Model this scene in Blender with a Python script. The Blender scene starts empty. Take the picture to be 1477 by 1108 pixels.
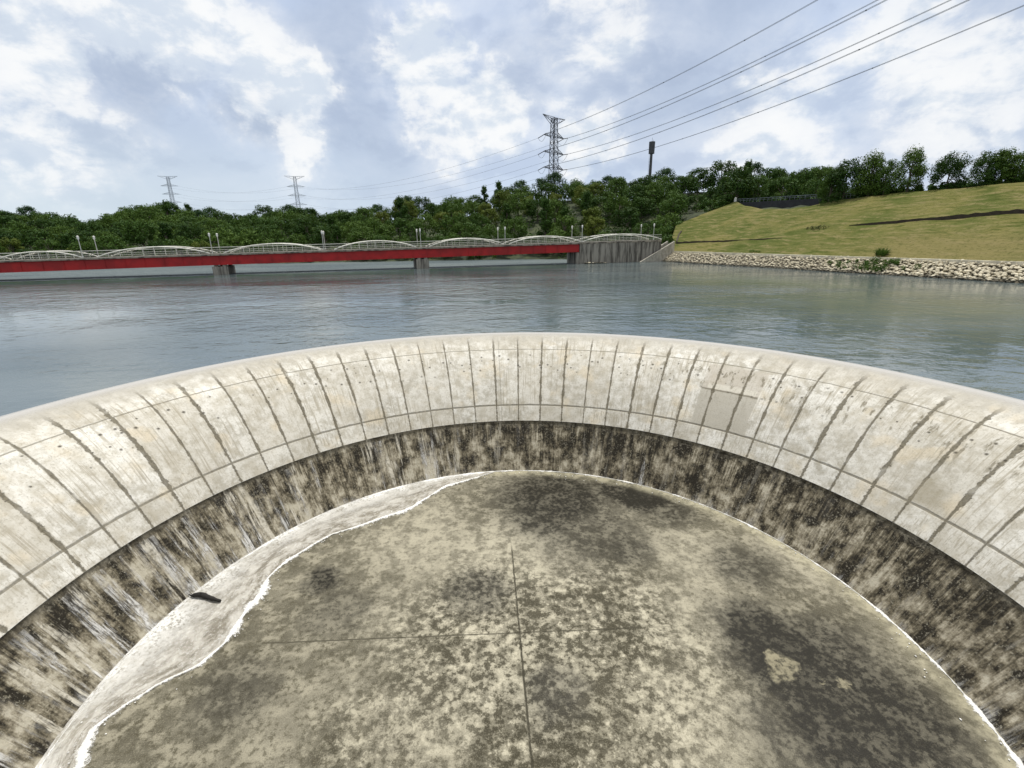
import bpy, bmesh, math, random
import numpy as np
from mathutils import Vector, Matrix, noise as mnoise

R = math.radians
C = bpy.context.scene.collection
SC = bpy.context.scene
random.seed(7)
rng = np.random.default_rng(11)

# ------------------------------------------------------------------ survey
# camera: eye 6.12 m above the reservoir, z = 0 is the water level
F, PITCH, ROLL, EYE = 683.2, .30014, -.01209, 6.12
CX, CY = .241, 11.708            # axis of the round spillway
FLOOR_Z = -6.71
cP, sP, cR, sR = math.cos(PITCH), math.sin(PITCH), math.cos(ROLL), math.sin(ROLL)


def ray(x, y):
    x = x - 738.5; y = 554 - y
    x, y = (cR * x - sR * y) / F, (sR * x + cR * y) / F
    return np.array([x, cP + y * sP, -sP + y * cP])


def at_z(x, y, z):
    d = ray(x, y); t = (z - EYE) / d[2]
    return np.array([d[0] * t, d[1] * t, z])


def at_y(x, y, Y):
    d = ray(x, y) * Y / ray(x, y)[1]
    return np.array([d[0], d[1], d[2] + EYE])


# ------------------------------------------------------------------ nodes
class NT:
    def __init__(s, tree): s.t = tree; s.n = tree.nodes; s.l = tree.links
    def node(s, typ, **kw):
        n = s.n.new(typ)
        for k, v in kw.items(): setattr(n, k, v)
        return n
    def put(s, sock, v):
        if v is None: return
        if isinstance(v, bpy.types.NodeSocket): s.l.new(v, sock); return
        if hasattr(sock.default_value, '__len__'):
            if not hasattr(v, '__len__'): v = (v,) * len(sock.default_value)
            v = tuple(v)
            if len(sock.default_value) == 4 and len(v) == 3: v = v + (1,)
        sock.default_value = v
    def math(s, op, a, b=None, c=None, clamp=False):
        n = s.node('ShaderNodeMath', operation=op, use_clamp=clamp)
        s.put(n.inputs[0], a); s.put(n.inputs[1], b); s.put(n.inputs[2], c)
        return n.outputs[0]
    def add(s, a, b): return s.math('ADD', a, b)
    def sub(s, a, b): return s.math('SUBTRACT', a, b)
    def mul(s, a, b): return s.math('MULTIPLY', a, b)
    def vmath(s, op, a, b=None):
        n = s.node('ShaderNodeVectorMath', operation=op)
        s.put(n.inputs[0], a); s.put(n.inputs[1], b)
        return n.outputs['Value'] if op in ('LENGTH', 'DOT_PRODUCT', 'DISTANCE') else n.outputs[0]
    def vscale(s, a, f):
        n = s.node('ShaderNodeVectorMath', operation='SCALE'); s.put(n.inputs[0], a); s.put(n.inputs['Scale'], f); return n.outputs[0]
    def noise(s, vec, scale, detail=4, rough=.55, dist=0., color=False):
        n = s.node('ShaderNodeTexNoise')
        s.put(n.inputs['Vector'], vec); s.put(n.inputs['Scale'], scale); s.put(n.inputs['Detail'], detail)
        s.put(n.inputs['Roughness'], rough); s.put(n.inputs['Distortion'], dist)
        return n.outputs['Color'] if color else n.outputs['Fac']
    def voro(s, vec, scale, feature='F1'):
        n = s.node('ShaderNodeTexVoronoi', feature=feature); s.put(n.inputs['Vector'], vec); s.put(n.inputs['Scale'], scale)
        return n.outputs['Distance']
    def map(s, v, a, b, c=0., d=1., smooth=True):
        n = s.node('ShaderNodeMapRange', interpolation_type='SMOOTHSTEP' if smooth else 'LINEAR')
        for i, q in enumerate((v, a, b, c, d)): s.put(n.inputs[i], q)
        return n.outputs[0]
    def mix(s, f, a, b, typ='MIX'):
        n = s.node('ShaderNodeMix', data_type='RGBA', blend_type=typ)
        s.put(n.inputs[0], f); s.put(n.inputs[6], a); s.put(n.inputs[7], b)
        return n.outputs[2]
    def ramp(s, f, stops):
        n = s.node('ShaderNodeValToRGB'); e = n.color_ramp.elements
        while len(e) < len(stops): e.new(.5)
        for i, (p, c) in enumerate(stops): e[i].position = p; e[i].color = tuple(c) + (1,)
        s.put(n.inputs[0], f); return n.outputs[0]
    def xyz(s, v):
        n = s.node('ShaderNodeSeparateXYZ'); s.put(n.inputs[0], v); return n.outputs
    def comb(s, x, y, z):
        n = s.node('ShaderNodeCombineXYZ')
        for i, q in enumerate((x, y, z)): s.put(n.inputs[i], q)
        return n.outputs[0]
    def coord(s, k='Object'): return s.node('ShaderNodeTexCoord').outputs[k]
    def bump(s, h, strength=.3, dist=.05):
        n = s.node('ShaderNodeBump'); s.put(n.inputs['Height'], h); s.put(n.inputs['Strength'], strength); s.put(n.inputs['Distance'], dist)
        return n.outputs[0]


def new_mat(name):
    m = bpy.data.materials.new(name); m.use_nodes = True
    nt = NT(m.node_tree); b = m.node_tree.nodes['Principled BSDF']
    return m, nt, b


def simple(name, col, rough=.7, metal=0., var=.25, scale=1.5, bump=0.):
    m, nt, b = new_mat(name)
    n = nt.noise(nt.coord(), scale, 5)
    c2 = [max(0, c * (1 - var)) for c in col]; c1 = [min(1, c * (1 + var * .6)) for c in col]
    nt.put(b.inputs['Base Color'], nt.mix(nt.map(n, .35, .65), c2, c1))
    nt.put(b.inputs['Roughness'], rough); nt.put(b.inputs['Metallic'], metal)
    if bump: nt.put(b.inputs['Normal'], nt.bump(nt.noise(nt.coord(), scale * 6, 4), bump, .05))
    return m


# ------------------------------------------------------------------ objects
def link_mesh(name, verts, faces, mat=None, parent=None, smooth=False, loc=None):
    me = bpy.data.meshes.new(name)
    me.from_pydata([tuple(v) for v in verts], [], faces)
    if smooth: me.polygons.foreach_set('use_smooth', [True] * len(me.polygons))
    if mat: me.materials.append(mat)
    o = bpy.data.objects.new(name, me); C.objects.link(o)
    if parent: o.parent = parent
    if loc is not None: o.location = tuple(float(q) for q in loc)
    return o


def bm_obj(name, bm, mat=None, parent=None, smooth=False):
    me = bpy.data.meshes.new(name); bm.to_mesh(me); bm.free()
    if smooth: me.polygons.foreach_set('use_smooth', [True] * len(me.polygons))
    if mat: me.materials.append(mat)
    o = bpy.data.objects.new(name, me); C.objects.link(o)
    if parent: o.parent = parent
    return o


def tag(o, label, cat, group=None, kind=None):
    if label: o['label'] = label
    if cat: o['category'] = cat
    if group: o['group'] = group
    if kind: o['kind'] = kind
    return o


def thing(name, label, cat, loc=(0, 0, 0), rz=0., group=None):
    o = bpy.data.objects.new(name, None); C.objects.link(o)
    o.empty_display_size = .5
    o.location = tuple(float(q) for q in loc); o.rotation_euler = (0, 0, rz)
    return tag(o, label, cat, group)


class MB:
    """collects bars, tubes and boxes into one mesh"""
    def __init__(s): s.v = []; s.f = []
    def tube(s, pts, rad, n=6, caps=True):
        pts = [Vector(p) for p in pts]; b0 = len(s.v); m = len(pts)
        rads = rad if hasattr(rad, '__len__') else [rad] * m
        up = Vector((0, 0, 1)); side = None
        for i, p in enumerate(pts):
            d = (pts[min(i + 1, m - 1)] - pts[max(i - 1, 0)]).normalized()
            a = d.cross(up if abs(d.z) < .95 else Vector((1, 0, 0))).normalized(); b = d.cross(a)
            for k in range(n):
                t = 2 * math.pi * (k + .5) / n
                s.v.append(p + (a * math.cos(t) + b * math.sin(t)) * rads[i])
        for i in range(m - 1):
            for k in range(n):
                k2 = (k + 1) % n; q = b0 + i * n
                s.f.append((q + k, q + k2, q + n + k2, q + n + k))
        if caps:
            s.f.append(tuple(b0 + k for k in range(n))[::-1]); s.f.append(tuple(b0 + (m - 1) * n + k for k in range(n)))
        return s
    def bar(s, a, b, w): return s.tube([a, b], w * .7, 4)
    def hexa(s, q):
        """8 corners: bottom ring 4, top ring 4"""
        b = len(s.v); s.v += [Vector(p) for p in q]
        for f in ((3, 2, 1, 0), (4, 5, 6, 7), (0, 1, 5, 4), (1, 2, 6, 5), (2, 3, 7, 6), (3, 0, 4, 7)):
            s.f.append(tuple(b + i for i in f))
        return s
    def box(s, c, d):
        x, y, z = c; a, b, h = d[0] / 2, d[1] / 2, d[2] / 2
        return s.hexa([(x - a, y - b, z - h), (x + a, y - b, z - h), (x + a, y + b, z - h), (x - a, y + b, z - h),
                       (x - a, y - b, z + h), (x + a, y - b, z + h), (x + a, y + b, z + h), (x - a, y + b, z + h)])
    def beam(s, a, b, w, z0, z1, za=None):
        """a wall-like beam between two plan points; z0,z1 bottom/top at a and (za) at b"""
        a = Vector((a[0], a[1], 0)); b = Vector((b[0], b[1], 0)); n = Vector((-(b - a).y, (b - a).x, 0)).normalized() * w / 2
        zb = za or (z0, z1)
        return s.hexa([a - n + Vector((0, 0, z0)), b - n + Vector((0, 0, zb[0])), b + n + Vector((0, 0, zb[0])), a + n + Vector((0, 0, z0)),
                       a - n + Vector((0, 0, z1)), b - n + Vector((0, 0, zb[1])), b + n + Vector((0, 0, zb[1])), a + n + Vector((0, 0, z1))])
    def build(s, name, mat=None, parent=None, smooth=False): return link_mesh(name, s.v, s.f, mat, parent, smooth)


def lathe(prof, n=12):
    v = []; f = []
    for r, z in prof:
        for k in range(n):
            t = 2 * math.pi * k / n; v.append((r * math.cos(t), r * math.sin(t), z))
    for i in range(len(prof) - 1):
        for k in range(n):
            k2 = (k + 1) % n; f.append((i * n + k, i * n + k2, (i + 1) * n + k2, (i + 1) * n + k))
    f.append(tuple(range(n))[::-1]); f.append(tuple((len(prof) - 1) * n + k for k in range(n)))
    return v, f


# ------------------------------------------------------------------ camera
cam = bpy.data.cameras.new('camera'); co = bpy.data.objects.new('camera', cam); C.objects.link(co)
right = Vector((cR, sR * sP, sR * cP)); up = Vector((-sR, cR * sP, cR * cP)); fwd = Vector((0, cP, -sP))
co.matrix_world = Matrix(((right.x, up.x, -fwd.x, 0), (right.y, up.y, -fwd.y, 0), (right.z, up.z, -fwd.z, EYE), (0, 0, 0, 1)))
cam.sensor_width = 36; cam.lens = 36 * F / 1477; cam.clip_end = 6000; cam.clip_start = .1
SC.camera = co
SC.view_settings.view_transform = 'Standard'; SC.view_settings.look = 'None'
SC.view_settings.exposure = 0.0; SC.view_settings.gamma = 1

# ------------------------------------------------------------------ light
SUN_EL, SUN_AZ = 74., 22.         # azimuth east of straight ahead
sd = Vector((math.sin(R(SUN_AZ)) * math.cos(R(SUN_EL)), math.cos(R(SUN_AZ)) * math.cos(R(SUN_EL)), math.sin(R(SUN_EL))))
sl = bpy.data.lights.new('sun', 'SUN'); sl.energy = 4.0; sl.angle = R(.6); sl.color = (1, .955, .88)
so = bpy.data.objects.new('sun', sl); C.objects.link(so); so.location = (0, 0, 60)
so.rotation_euler = (-sd).to_track_quat('-Z', 'Y').to_euler()

w = bpy.data.worlds.new('World'); SC.world = w; w.use_nodes = True
nt = NT(w.node_tree)
for n in list(nt.n): nt.n.remove(n)
sky = nt.node('ShaderNodeTexSky', sky_type='NISHITA', sun_disc=False, sun_elevation=R(SUN_EL), sun_rotation=R(SUN_AZ))
bg1 = nt.node('ShaderNodeBackground'); nt.put(bg1.inputs[0], sky.outputs[0]); nt.put(bg1.inputs[1], .08)
D = nt.vmath('NORMALIZE', nt.coord('Generated'))
dx, dy, dz = nt.xyz(D)
flat = nt.comb(nt.math('DIVIDE', dx, nt.add(nt.math('ABSOLUTE', dz), .35)), nt.math('DIVIDE', dy, nt.add(nt.math('ABSOLUTE', dz), .35)), nt.mul(dz, 1.2))
wa = nt.vscale(nt.vmath('SUBTRACT', nt.noise(D, 5.5, 5, .6, color=True), (.5, .5, .5)), .17)
wb = nt.vscale(nt.vmath('SUBTRACT', nt.noise(D, 18., 6, .65, color=True), (.5, .5, .5)), .085)
DW = nt.vmath('NORMALIZE', nt.vmath('ADD', D, nt.vmath('ADD', wa, wb)))


def blobs(lst):
    tot = None
    for px, py, rad, amp in lst:
        d = ray(px, py); d = d / np.linalg.norm(d); r = rad / F
        v = nt.map(nt.vmath('DISTANCE', DW, tuple(d)), r * 1.15, r * .15, 0., amp)
        tot = v if tot is None else nt.math('MAXIMUM', tot, v)
    return tot


bright = blobs([(240, 40, 120, .95), (330, 90, 110, .8), (430, 135, 75, 1.), (435, 190, 60, .85), (300, 20, 70, .9), (40, 60, 95, .85), (20, 130, 80, .6), (60, 222, 95, .7),
                (615, 100, 85, .95), (680, 160, 95, 1.), (590, 60, 60, .8), (640, 190, 80, .8), (845, 215, 70, .95), (1120, 190, 110, .75), (1400, 110, 130, .75),
                (1320, 40, 120, .7), (1180, 100, 90, .6), (830, 120, 120, .45), (860, 30, 110, .6), (210, 200, 60, .55)])
dark = blobs([(480, 70, 100, .8), (510, 170, 70, .7), (380, 165, 45, .85), (160, 130, 110, .7), (930, 100, 150, .75), (800, 60, 70, .6), (740, 90, 70, .7), (560, 220, 110, .5),
              (1000, 20, 130, .75), (1370, 190, 130, .6), (250, 270, 150, .4), (1060, 130, 80, .6), (1450, 20, 90, .5), (110, 100, 50, .6)])
hole = blobs([(268, -2, 42, 1.), (12, 24, 30, .9), (300, 30, 22, .6)])
sk = nt.vmath('MULTIPLY', D, (1., 1., 1.7))
fb = nt.noise(sk, 4.2, 8, .56, .2)
fs = nt.noise(sk, 13., 7, .6, .3)
fu = nt.noise(nt.vmath('ADD', sk, (0., 0., .055)), 4.2, 8, .56, .2)
fv_ = nt.noise(nt.vmath('ADD', sk, (.012, 0., .030)), 13., 7, .6, .3)
relief = nt.add(nt.mul(nt.sub(fb, fu), 3.2), nt.mul(nt.sub(fs, fv_), 1.5))
den = nt.add(nt.mul(bright, .9), nt.add(nt.mul(nt.sub(fb, .5), .9), nt.mul(nt.sub(fs, .5), .75)))
bm_ = nt.add(nt.mul(nt.map(den, .40, .60), .40), nt.mul(nt.map(den, .10, .9), .56))
base = nt.mix(nt.map(dz, .0, .45), (.61, .715, .87), (.555, .655, .845))
base = nt.mix(nt.map(fb, .40, .66, 0., .75), base, (.72, .79, .91))
base = nt.mix(nt.map(relief, .05, -.35, 0., .28), base, (.40, .48, .66))
base = nt.mix(nt.mul(nt.math('MULTIPLY', dark, nt.map(fb, .25, .7, 1.25, .5)), .8), base, (.385, .465, .61))
hz = nt.mul(nt.map(dx, .15, -.75), nt.map(dz, .22, .0))
base = nt.mix(nt.mul(hz, .8), base, (.68, .78, .835))
shade = nt.map(relief, -.30, .22)
cl = nt.mix(bm_, base, nt.mix(shade, (.70, .775, .87), (.97, .98, .985)))
unseen_sky = nt.math('MAXIMUM', nt.map(dz, .42, .75), nt.map(dy, .05, -.35))     # unseen sky overhead and behind the camera, whitened to warm the concrete's lighting
cl = nt.mix(nt.mul(unseen_sky, .85), cl, nt.mix(nt.map(fb, .35, .65), (.67, .69, .70), (.85, .86, .86)))
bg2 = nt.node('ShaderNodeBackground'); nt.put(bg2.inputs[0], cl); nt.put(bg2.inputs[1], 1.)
hm = nt.mul(nt.map(hole, .2, .75), nt.map(bm_, .9, .3))
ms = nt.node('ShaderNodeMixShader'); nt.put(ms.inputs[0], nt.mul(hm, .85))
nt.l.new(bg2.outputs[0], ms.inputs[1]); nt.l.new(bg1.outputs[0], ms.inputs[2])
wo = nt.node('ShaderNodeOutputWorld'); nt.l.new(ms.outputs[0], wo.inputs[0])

# ------------------------------------------------------------------ spillway
DTH = .087
_s = at_z(716.5, 587, -3.49); TH0 = math.atan2(_s[0] - CX, _s[1] - CY)


def pol(px, py, z):
    p = at_z(px, py, z); return math.atan2(p[0] - CX, p[1] - CY), math.hypot(p[0] - CX, p[1] - CY), p


def ogee(r):
    x = 19.5 - r
    return .02 - .184 * max(x, 0) ** 1.95


def uv_u(th): return (th - TH0) / DTH


def blob_val(nt, P, c, r, soft=.6):
    return nt.map(nt.vmath('DISTANCE', P, tuple(float(q) for q in c)), r * (1 + soft), r * (1 - soft))


def radial_strip(name, prof, th0, th1, nth, mat, parent=None, smooth=True, jitter=None):
    """prof: list of (r, z, v); sweeps about the spillway axis, uv = (panel count, profile station)"""
    v = []; f = []; uv = []
    m = len(prof)
    for i in range(nth + 1):
        th = th0 + (th1 - th0) * i / nth
        for j, (r, z, vv) in enumerate(prof):
            v.append((CX + r * math.sin(th), CY + r * math.cos(th), z)); uv.append((uv_u(th), vv))
    for i in range(nth):
        for j in range(m - 1):
            a = i * m + j; f.append((a, a + 1, a + m + 1, a + m))
    o = link_mesh(name, v, f, mat, parent, smooth)
    me = o.data; lay = me.uv_layers.new(name='UVMap')
    idx = np.zeros(len(me.loops), dtype=np.int32); me.loops.foreach_get('vertex_index', idx)
    lay.data.foreach_set('uv', np.array(uv)[idx].ravel())
    return o


# --- crest concrete
mcrest, nt, b = new_mat('crest_concrete')
U = nt.node('ShaderNodeUVMap').outputs[0]; ux, uy, _ = nt.xyz(U); P = nt.coord()
usc = nt.mul(ux, 1.3)
Ustr = nt.comb(nt.mul(ux, 9.), nt.mul(uy, .9), 0.)
n1 = nt.noise(P, .55, 5, .6); n2 = nt.noise(P, 2.3, 6, .65); n3 = nt.noise(P, 14., 4, .65)
cellv = nt.node('ShaderNodeTexWhiteNoise', noise_dimensions='2D')
nt.put(cellv.inputs['Vector'], nt.comb(nt.math('FLOOR', ux), nt.math('FLOOR', nt.add(uy, .02)), 0.))
cell = cellv.outputs['Value']
col = nt.mix(nt.map(n1, .35, .65), (.45, .43, .375), (.69, .665, .595))
col = nt.mix(nt.map(n2, .44, .62, 0., .7), col, (.79, .775, .725))
col = nt.mix(nt.map(n2, .48, .34, 0., .55), col, (.36, .325, .25))
n5 = nt.noise(P, 1.1, 6, .7)
col = nt.mix(nt.map(n5, .53, .62, 0., .5), col, (.47, .435, .36))
col = nt.mix(nt.map(n5, .46, .38, 0., .5), col, (.81, .795, .735))
col = nt.mix(nt.map(cell, 0., 1., 0., .5, False), col, (.41, .375, .30))
# warm stained panels
col = nt.mix(nt.map(nt.noise(P, .8, 3, .5), .56, .72, 0., .5), col, (.62, .53, .38))
# vertical weather streaks
st = nt.noise(Ustr, 1.6, 5, .7)
col = nt.mix(nt.mul(nt.map(st, .50, .62, 0., .75), nt.map(nt.noise(P, .35, 2), .40, .58)), col, (.34, .305, .235))
# crest band washed by the overflow
band = nt.map(nt.add(uy, nt.mul(nt.sub(n2, .5), .5)), .95, .35)
col = nt.mix(nt.mul(band, .6), col, (.42, .395, .34))
colr = nt.mix(nt.map(uy, .45, .08, 0., .6), col, (.52, .505, .48))
# two grey repair slabs right of the middle
def slab(pxa, pxb, va, vb, c, f):
    global colr
    ua, ub = uv_u(pol(pxa, 566, ogee(16.27))[0]), uv_u(pol(pxb, 578, ogee(16.27))[0])
    jx = nt.add(ux, nt.mul(nt.sub(n2, .5), .08)); jy = nt.add(uy, nt.mul(nt.sub(n2, .5), .04))
    k = nt.mul(nt.mul(nt.map(jx, ua - .03, ua + .03), nt.map(jx, ub + .03, ub - .03)), nt.mul(nt.map(jy, va - .01, va + .01), nt.map(jy, vb + .01, vb - .01)))
    colr = nt.mix(nt.mul(k, f), colr, c)
slab(1003, 1088, 1.04, 1.5, (.47, .43, .365), .65)
slab(1003, 1088, 1.5, 2.0, (.42, .395, .335), .85)
slab(1003, 1088, 1.485, 1.51, (.13, .115, .08), .75)
slab(1012, 1082, 1.40, 1.485, (.66, .63, .54), .6)
# fine grain
colr = nt.mix(nt.map(n3, .52, .66, 0., .4), colr, (.26, .23, .17))
# radial seams
du = nt.math('ABSOLUTE', nt.sub(nt.math('FRACT', nt.add(ux, .5)), .5))
ws = nt.noise(nt.comb(nt.mul(ux, 1.7), nt.mul(uy, 3.1), 3.), 2.4, 4, .6)
ws2 = nt.noise(nt.comb(nt.mul(ux, 3.), nt.mul(uy, 9.), 7.), 2.2, 3, .6)
edge = nt.map(nt.math('ABSOLUTE', nt.add(ux, -1.)), 1., 13., .72, .95)
wid = nt.mul(nt.add(.020, nt.add(nt.map(ws, .4, .72, 0., .05), nt.map(ws2, .52, .72, 0., .028))), nt.map(uy, 1.85, 2.2, 1., .75))
wcell = nt.node('ShaderNodeTexWhiteNoise', noise_dimensions='1D'); nt.put(wcell.inputs['W'], nt.math('FLOOR', nt.add(ux, .5)))
wid = nt.mul(wid, nt.map(wcell.outputs['Value'], 0., 1., .6, 1.35, False))
seam = nt.map(nt.sub(du, nt.mul(wid, edge)), .026, -.008)
fade = nt.mul(nt.map(uy, .30, .85), nt.map(nt.noise(P, 1.1, 3), .22, .45, .55, 1.))
seamf = nt.mul(seam, fade)
# a doubled construction joint right of the middle
jt = nt.map(nt.math('ABSOLUTE', nt.sub(ux, .21)), .014, .006)
seamf = nt.math('MAXIMUM', seamf, nt.mul(jt, nt.mul(fade, .55)))
# ring seams A and B
for vv, ww, am in ((1., .016, .75), (2., .018, .85)):
    dv_ = nt.add(nt.sub(uy, vv), nt.mul(nt.sub(n2, .5), .03))
    rs = nt.map(nt.math('MAXIMUM', nt.mul(dv_, -1.), nt.mul(dv_, .3 if vv == 2. else 1.)), ww, ww * .3)
    seamf = nt.math('MAXIMUM', seamf, nt.mul(nt.mul(rs, am), nt.map(n2, .25, .5, .45, 1.)))
colr = nt.mix(nt.mul(seamf, .86), colr, nt.mix(nt.map(n3, .35, .65), (.070, .060, .038), (.165, .145, .10)))
# tie holes and rust dots in rows below the upper ring
vd = nt.node('ShaderNodeTexVoronoi', feature='F1', voronoi_dimensions='2D'); nt.put(vd.inputs['Vector'], nt.comb(nt.mul(ux, 2.4), nt.mul(uy, 6.5), 0.)); nt.put(vd.inputs['Scale'], 1.)
nt.put(vd.inputs['Randomness'], .9)
pick = nt.map(nt.xyz(vd.outputs['Color'])[0], .42, .46)
rowm = nt.mul(nt.map(uy, 1.04, 1.12), nt.map(uy, 1.62, 1.4))
dots = nt.mul(nt.mul(nt.map(vd.outputs['Distance'], nt.map(n2, .35, .65, .06, .20), .03), pick), rowm)
colr = nt.mix(nt.mul(dots, .9), colr, (.06, .052, .038))
# mossy smudges around some holes, stronger to the right
sm = nt.mul(nt.map(nt.noise(nt.comb(nt.mul(ux, 3.), nt.mul(uy, 2.5), 5.), 1.8, 5, .65), .54, .64), nt.mul(nt.map(ux, 3., 9., .2, 1.), nt.mul(nt.map(uy, 1., 1.15), nt.map(uy, 1.75, 1.3))))
colr = nt.mix(nt.mul(sm, .75), colr, (.15, .13, .085))
# pitted scars
pit = nt.mul(nt.map(nt.noise(P, 9., 3, .7), .66, .74), nt.map(nt.noise(P, .7, 2), .48, .6))
colr = nt.mix(nt.mul(pit, .6), colr, (.19, .17, .12))
# wet run-out on the right flank
t_, r_, pw = pol(1350, 722, -3.3); t2, r2, pw2 = pol(1310, 790, -4.)
PD = nt.vmath('ADD', P, nt.vscale(nt.vmath('SUBTRACT', nt.noise(P, 1.4, 4, color=True), (.5, .5, .5)), .9))
wet = nt.math('MAXIMUM', blob_val(nt, PD, pw, .75, .25), blob_val(nt, PD, pw2, .55, .35))
colr = nt.mix(nt.mul(wet, .6), colr, (.30, .265, .19))
nt.put(b.inputs['Base Color'], colr)
nt.put(b.inputs['Roughness'], nt.map(uy, .1, .6, .55, .9)); nt.put(b.inputs['Specular IOR Level'], .2)
hgt = nt.add(nt.mul(n2, .4), nt.add(nt.mul(n3, .25), nt.mul(seamf, -.7)))
nt.put(b.inputs['Normal'], nt.bump(hgt, .5, .06))

# --- lower wall
mwall, nt, b = new_mat('stained_wall')
U = nt.node('ShaderNodeUVMap').outputs[0]; ux, uy, _ = nt.xyz(U); P = nt.coord()
n1 = nt.noise(P, .5, 5, .62); n2 = nt.noise(P, 2.2, 6, .68); n3 = nt.noise(P, 12., 5, .7)
s1 = nt.noise(nt.comb(nt.mul(ux, 1.5), nt.mul(uy, .75), 0.), 1.8, 7, .72, .1)
s2 = nt.noise(nt.comb(nt.mul(ux, 8.), nt.mul(uy, .8), 9.), 1.8, 5, .7, .1)
side = nt.map(ux, -11., 8., 0., 1., False)                                  # 0 left .. 1 right
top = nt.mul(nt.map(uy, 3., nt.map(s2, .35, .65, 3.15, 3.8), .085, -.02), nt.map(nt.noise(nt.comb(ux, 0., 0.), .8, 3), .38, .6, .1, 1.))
bl = nt.noise(nt.comb(nt.mul(ux, .9), nt.mul(uy, 1.5), 4.), 1.5, 7, .68)
d_ = nt.add(nt.add(nt.mul(s1, .50), nt.mul(bl, .80)), nt.add(nt.mul(nt.sub(s2, .5), .24), nt.add(top, nt.map(side, .0, 1., .0, .03))))
d_ = nt.add(d_, nt.mul(nt.sub(n2, .5), .55))
col = nt.ramp(d_, [(.52, (.43, .395, .31)), (.60, (.255, .226, .165)), (.665, (.12, .103, .07)), (.75, (.020, .017, .012))])
col = nt.mix(nt.mul(nt.map(n3, .50, .62, 0., .6), nt.map(bl, .46, .58, .15, 1.)), col, (.028, .024, .016))
col = nt.mix(nt.mul(nt.map(n3, .47, .36, 0., .5), nt.map(n2, .44, .58)), col, (.42, .39, .30))
rn = nt.noise(nt.comb(nt.add(nt.mul(ux, 1.7), nt.mul(n2, .12)), nt.mul(uy, .42), 12.), 1.8, 5, .62)
rnm = nt.mul(nt.map(nt.add(rn, nt.mul(nt.sub(s2, .5), .25)), .575, .655), nt.map(side, .25, .8, .95, .22))
col = nt.mix(nt.mul(rnm, nt.map(nt.add(nt.mul(n2, .6), nt.mul(n3, .4)), .40, .55, .25, 1.)), col, (.55, .515, .43))
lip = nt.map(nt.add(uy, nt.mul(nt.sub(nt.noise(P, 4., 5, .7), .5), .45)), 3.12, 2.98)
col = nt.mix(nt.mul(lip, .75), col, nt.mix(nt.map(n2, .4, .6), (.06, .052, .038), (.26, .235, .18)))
nt.put(b.inputs['Base Color'], col); nt.put(b.inputs['Roughness'], .75); nt.put(b.inputs['Specular IOR Level'], .15)
nt.put(b.inputs['Normal'], nt.bump(nt.add(n2, nt.mul(n3, .6)), .7, .07))

# --- film of water that runs over the concrete
mfilm, nt, b = new_mat('running_water')
U = nt.node('ShaderNodeUVMap').outputs[0]; ux, uy, _ = nt.xyz(U); P = nt.coord()
fr = nt.noise(nt.comb(nt.mul(ux, 1.5), nt.mul(uy, .22), 2.), 1.7, 4, .6, .1)
ff = nt.noise(nt.comb(nt.mul(ux, 11.), nt.mul(uy, 2.6), 4.), 1.6, 5, .72)
gate = nt.noise(nt.comb(nt.mul(ux, .35), nt.mul(uy, .3), 1.), 1.6, 3, .6)
lft = nt.map(ux, 0., -5., .12, 1.)
fl = nt.mul(nt.map(nt.add(fr, nt.mul(nt.sub(ff, .5), .28)), .53, .63), nt.mul(lft, nt.map(gate, .40, .56, .1, 1.)))
fl = nt.mul(fl, nt.map(uy, 3., 3.9, .45, 1.))
jet = nt.map(nt.math('ABSOLUTE', nt.sub(ux, nt.add(7.05, nt.mul(nt.sub(uy, 3.6), .1)))), nt.map(uy, 3.35, 3.95, .02, .16), .0)
fl = nt.math('MAXIMUM', fl, nt.mul(nt.mul(jet, nt.map(uy, 3.4, 3.55)), .95))
jit = nt.map(nt.noise(nt.comb(nt.mul(ux, 1.), 0., 6.), 1.7, 3, .6), .35, .68, .0, 1.)
splash = nt.mul(nt.map(nt.add(uy, nt.mul(nt.sub(ff, .5), .3)), nt.map(jit, 0., 1., 4.0, 3.82), 4.06), nt.mul(jit, nt.map(nt.math('ABSOLUTE', nt.add(ux, -1.)), 3., 8., .2, .8)))
fl = nt.math('MAXIMUM', fl, nt.mul(splash, .8))
fl = nt.mul(fl, nt.mul(nt.map(ff, .40, .56, .12, 1.), nt.map(nt.noise(P, 2.2, 5, .7), .40, .56, .35, 1.)))
nt.put(b.inputs['Base Color'], (.74, .73, .70)); nt.put(b.inputs['Roughness'], .45); nt.put(b.inputs['Specular IOR Level'], .2)
nt.put(b.inputs['Alpha'], nt.mul(fl, .8))

TH_A, TH_B = -2.75, 2.75
prof = [(20.5, -3., -.6), (20.3, -.7, -.3), (20.1, -.25, -.2), (19.95, -.10, -.12), (19.8, -.03, -.06), (19.65, .01, -.03)]
for i in range(9): r = 19.5 - 1.94 * i / 8; prof.append((r, ogee(r), i / 8))
for i in range(1, 13): r = 17.56 - (17.56 - 14.98) * i / 12; prof.append((r, ogee(r), 1 + i / 12))
for i in range(1, 6): r = 14.98 - .5 * i / 5; prof.append((r, ogee(r), 2 + i / 5))
spill = thing('spillway', 'round concrete overflow spillway with pale panelled crest above a dark stained wall', 'spillway', (CX, CY, FLOOR_Z))
SPI = Matrix.Translation((-CX, -CY, -FLOOR_Z))


def under(o, parent):       # parent while keeping the world place
    o.parent = parent; o.matrix_parent_inverse = parent.matrix_basis.inverted() if parent.matrix_basis else Matrix()
    return o


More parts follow.
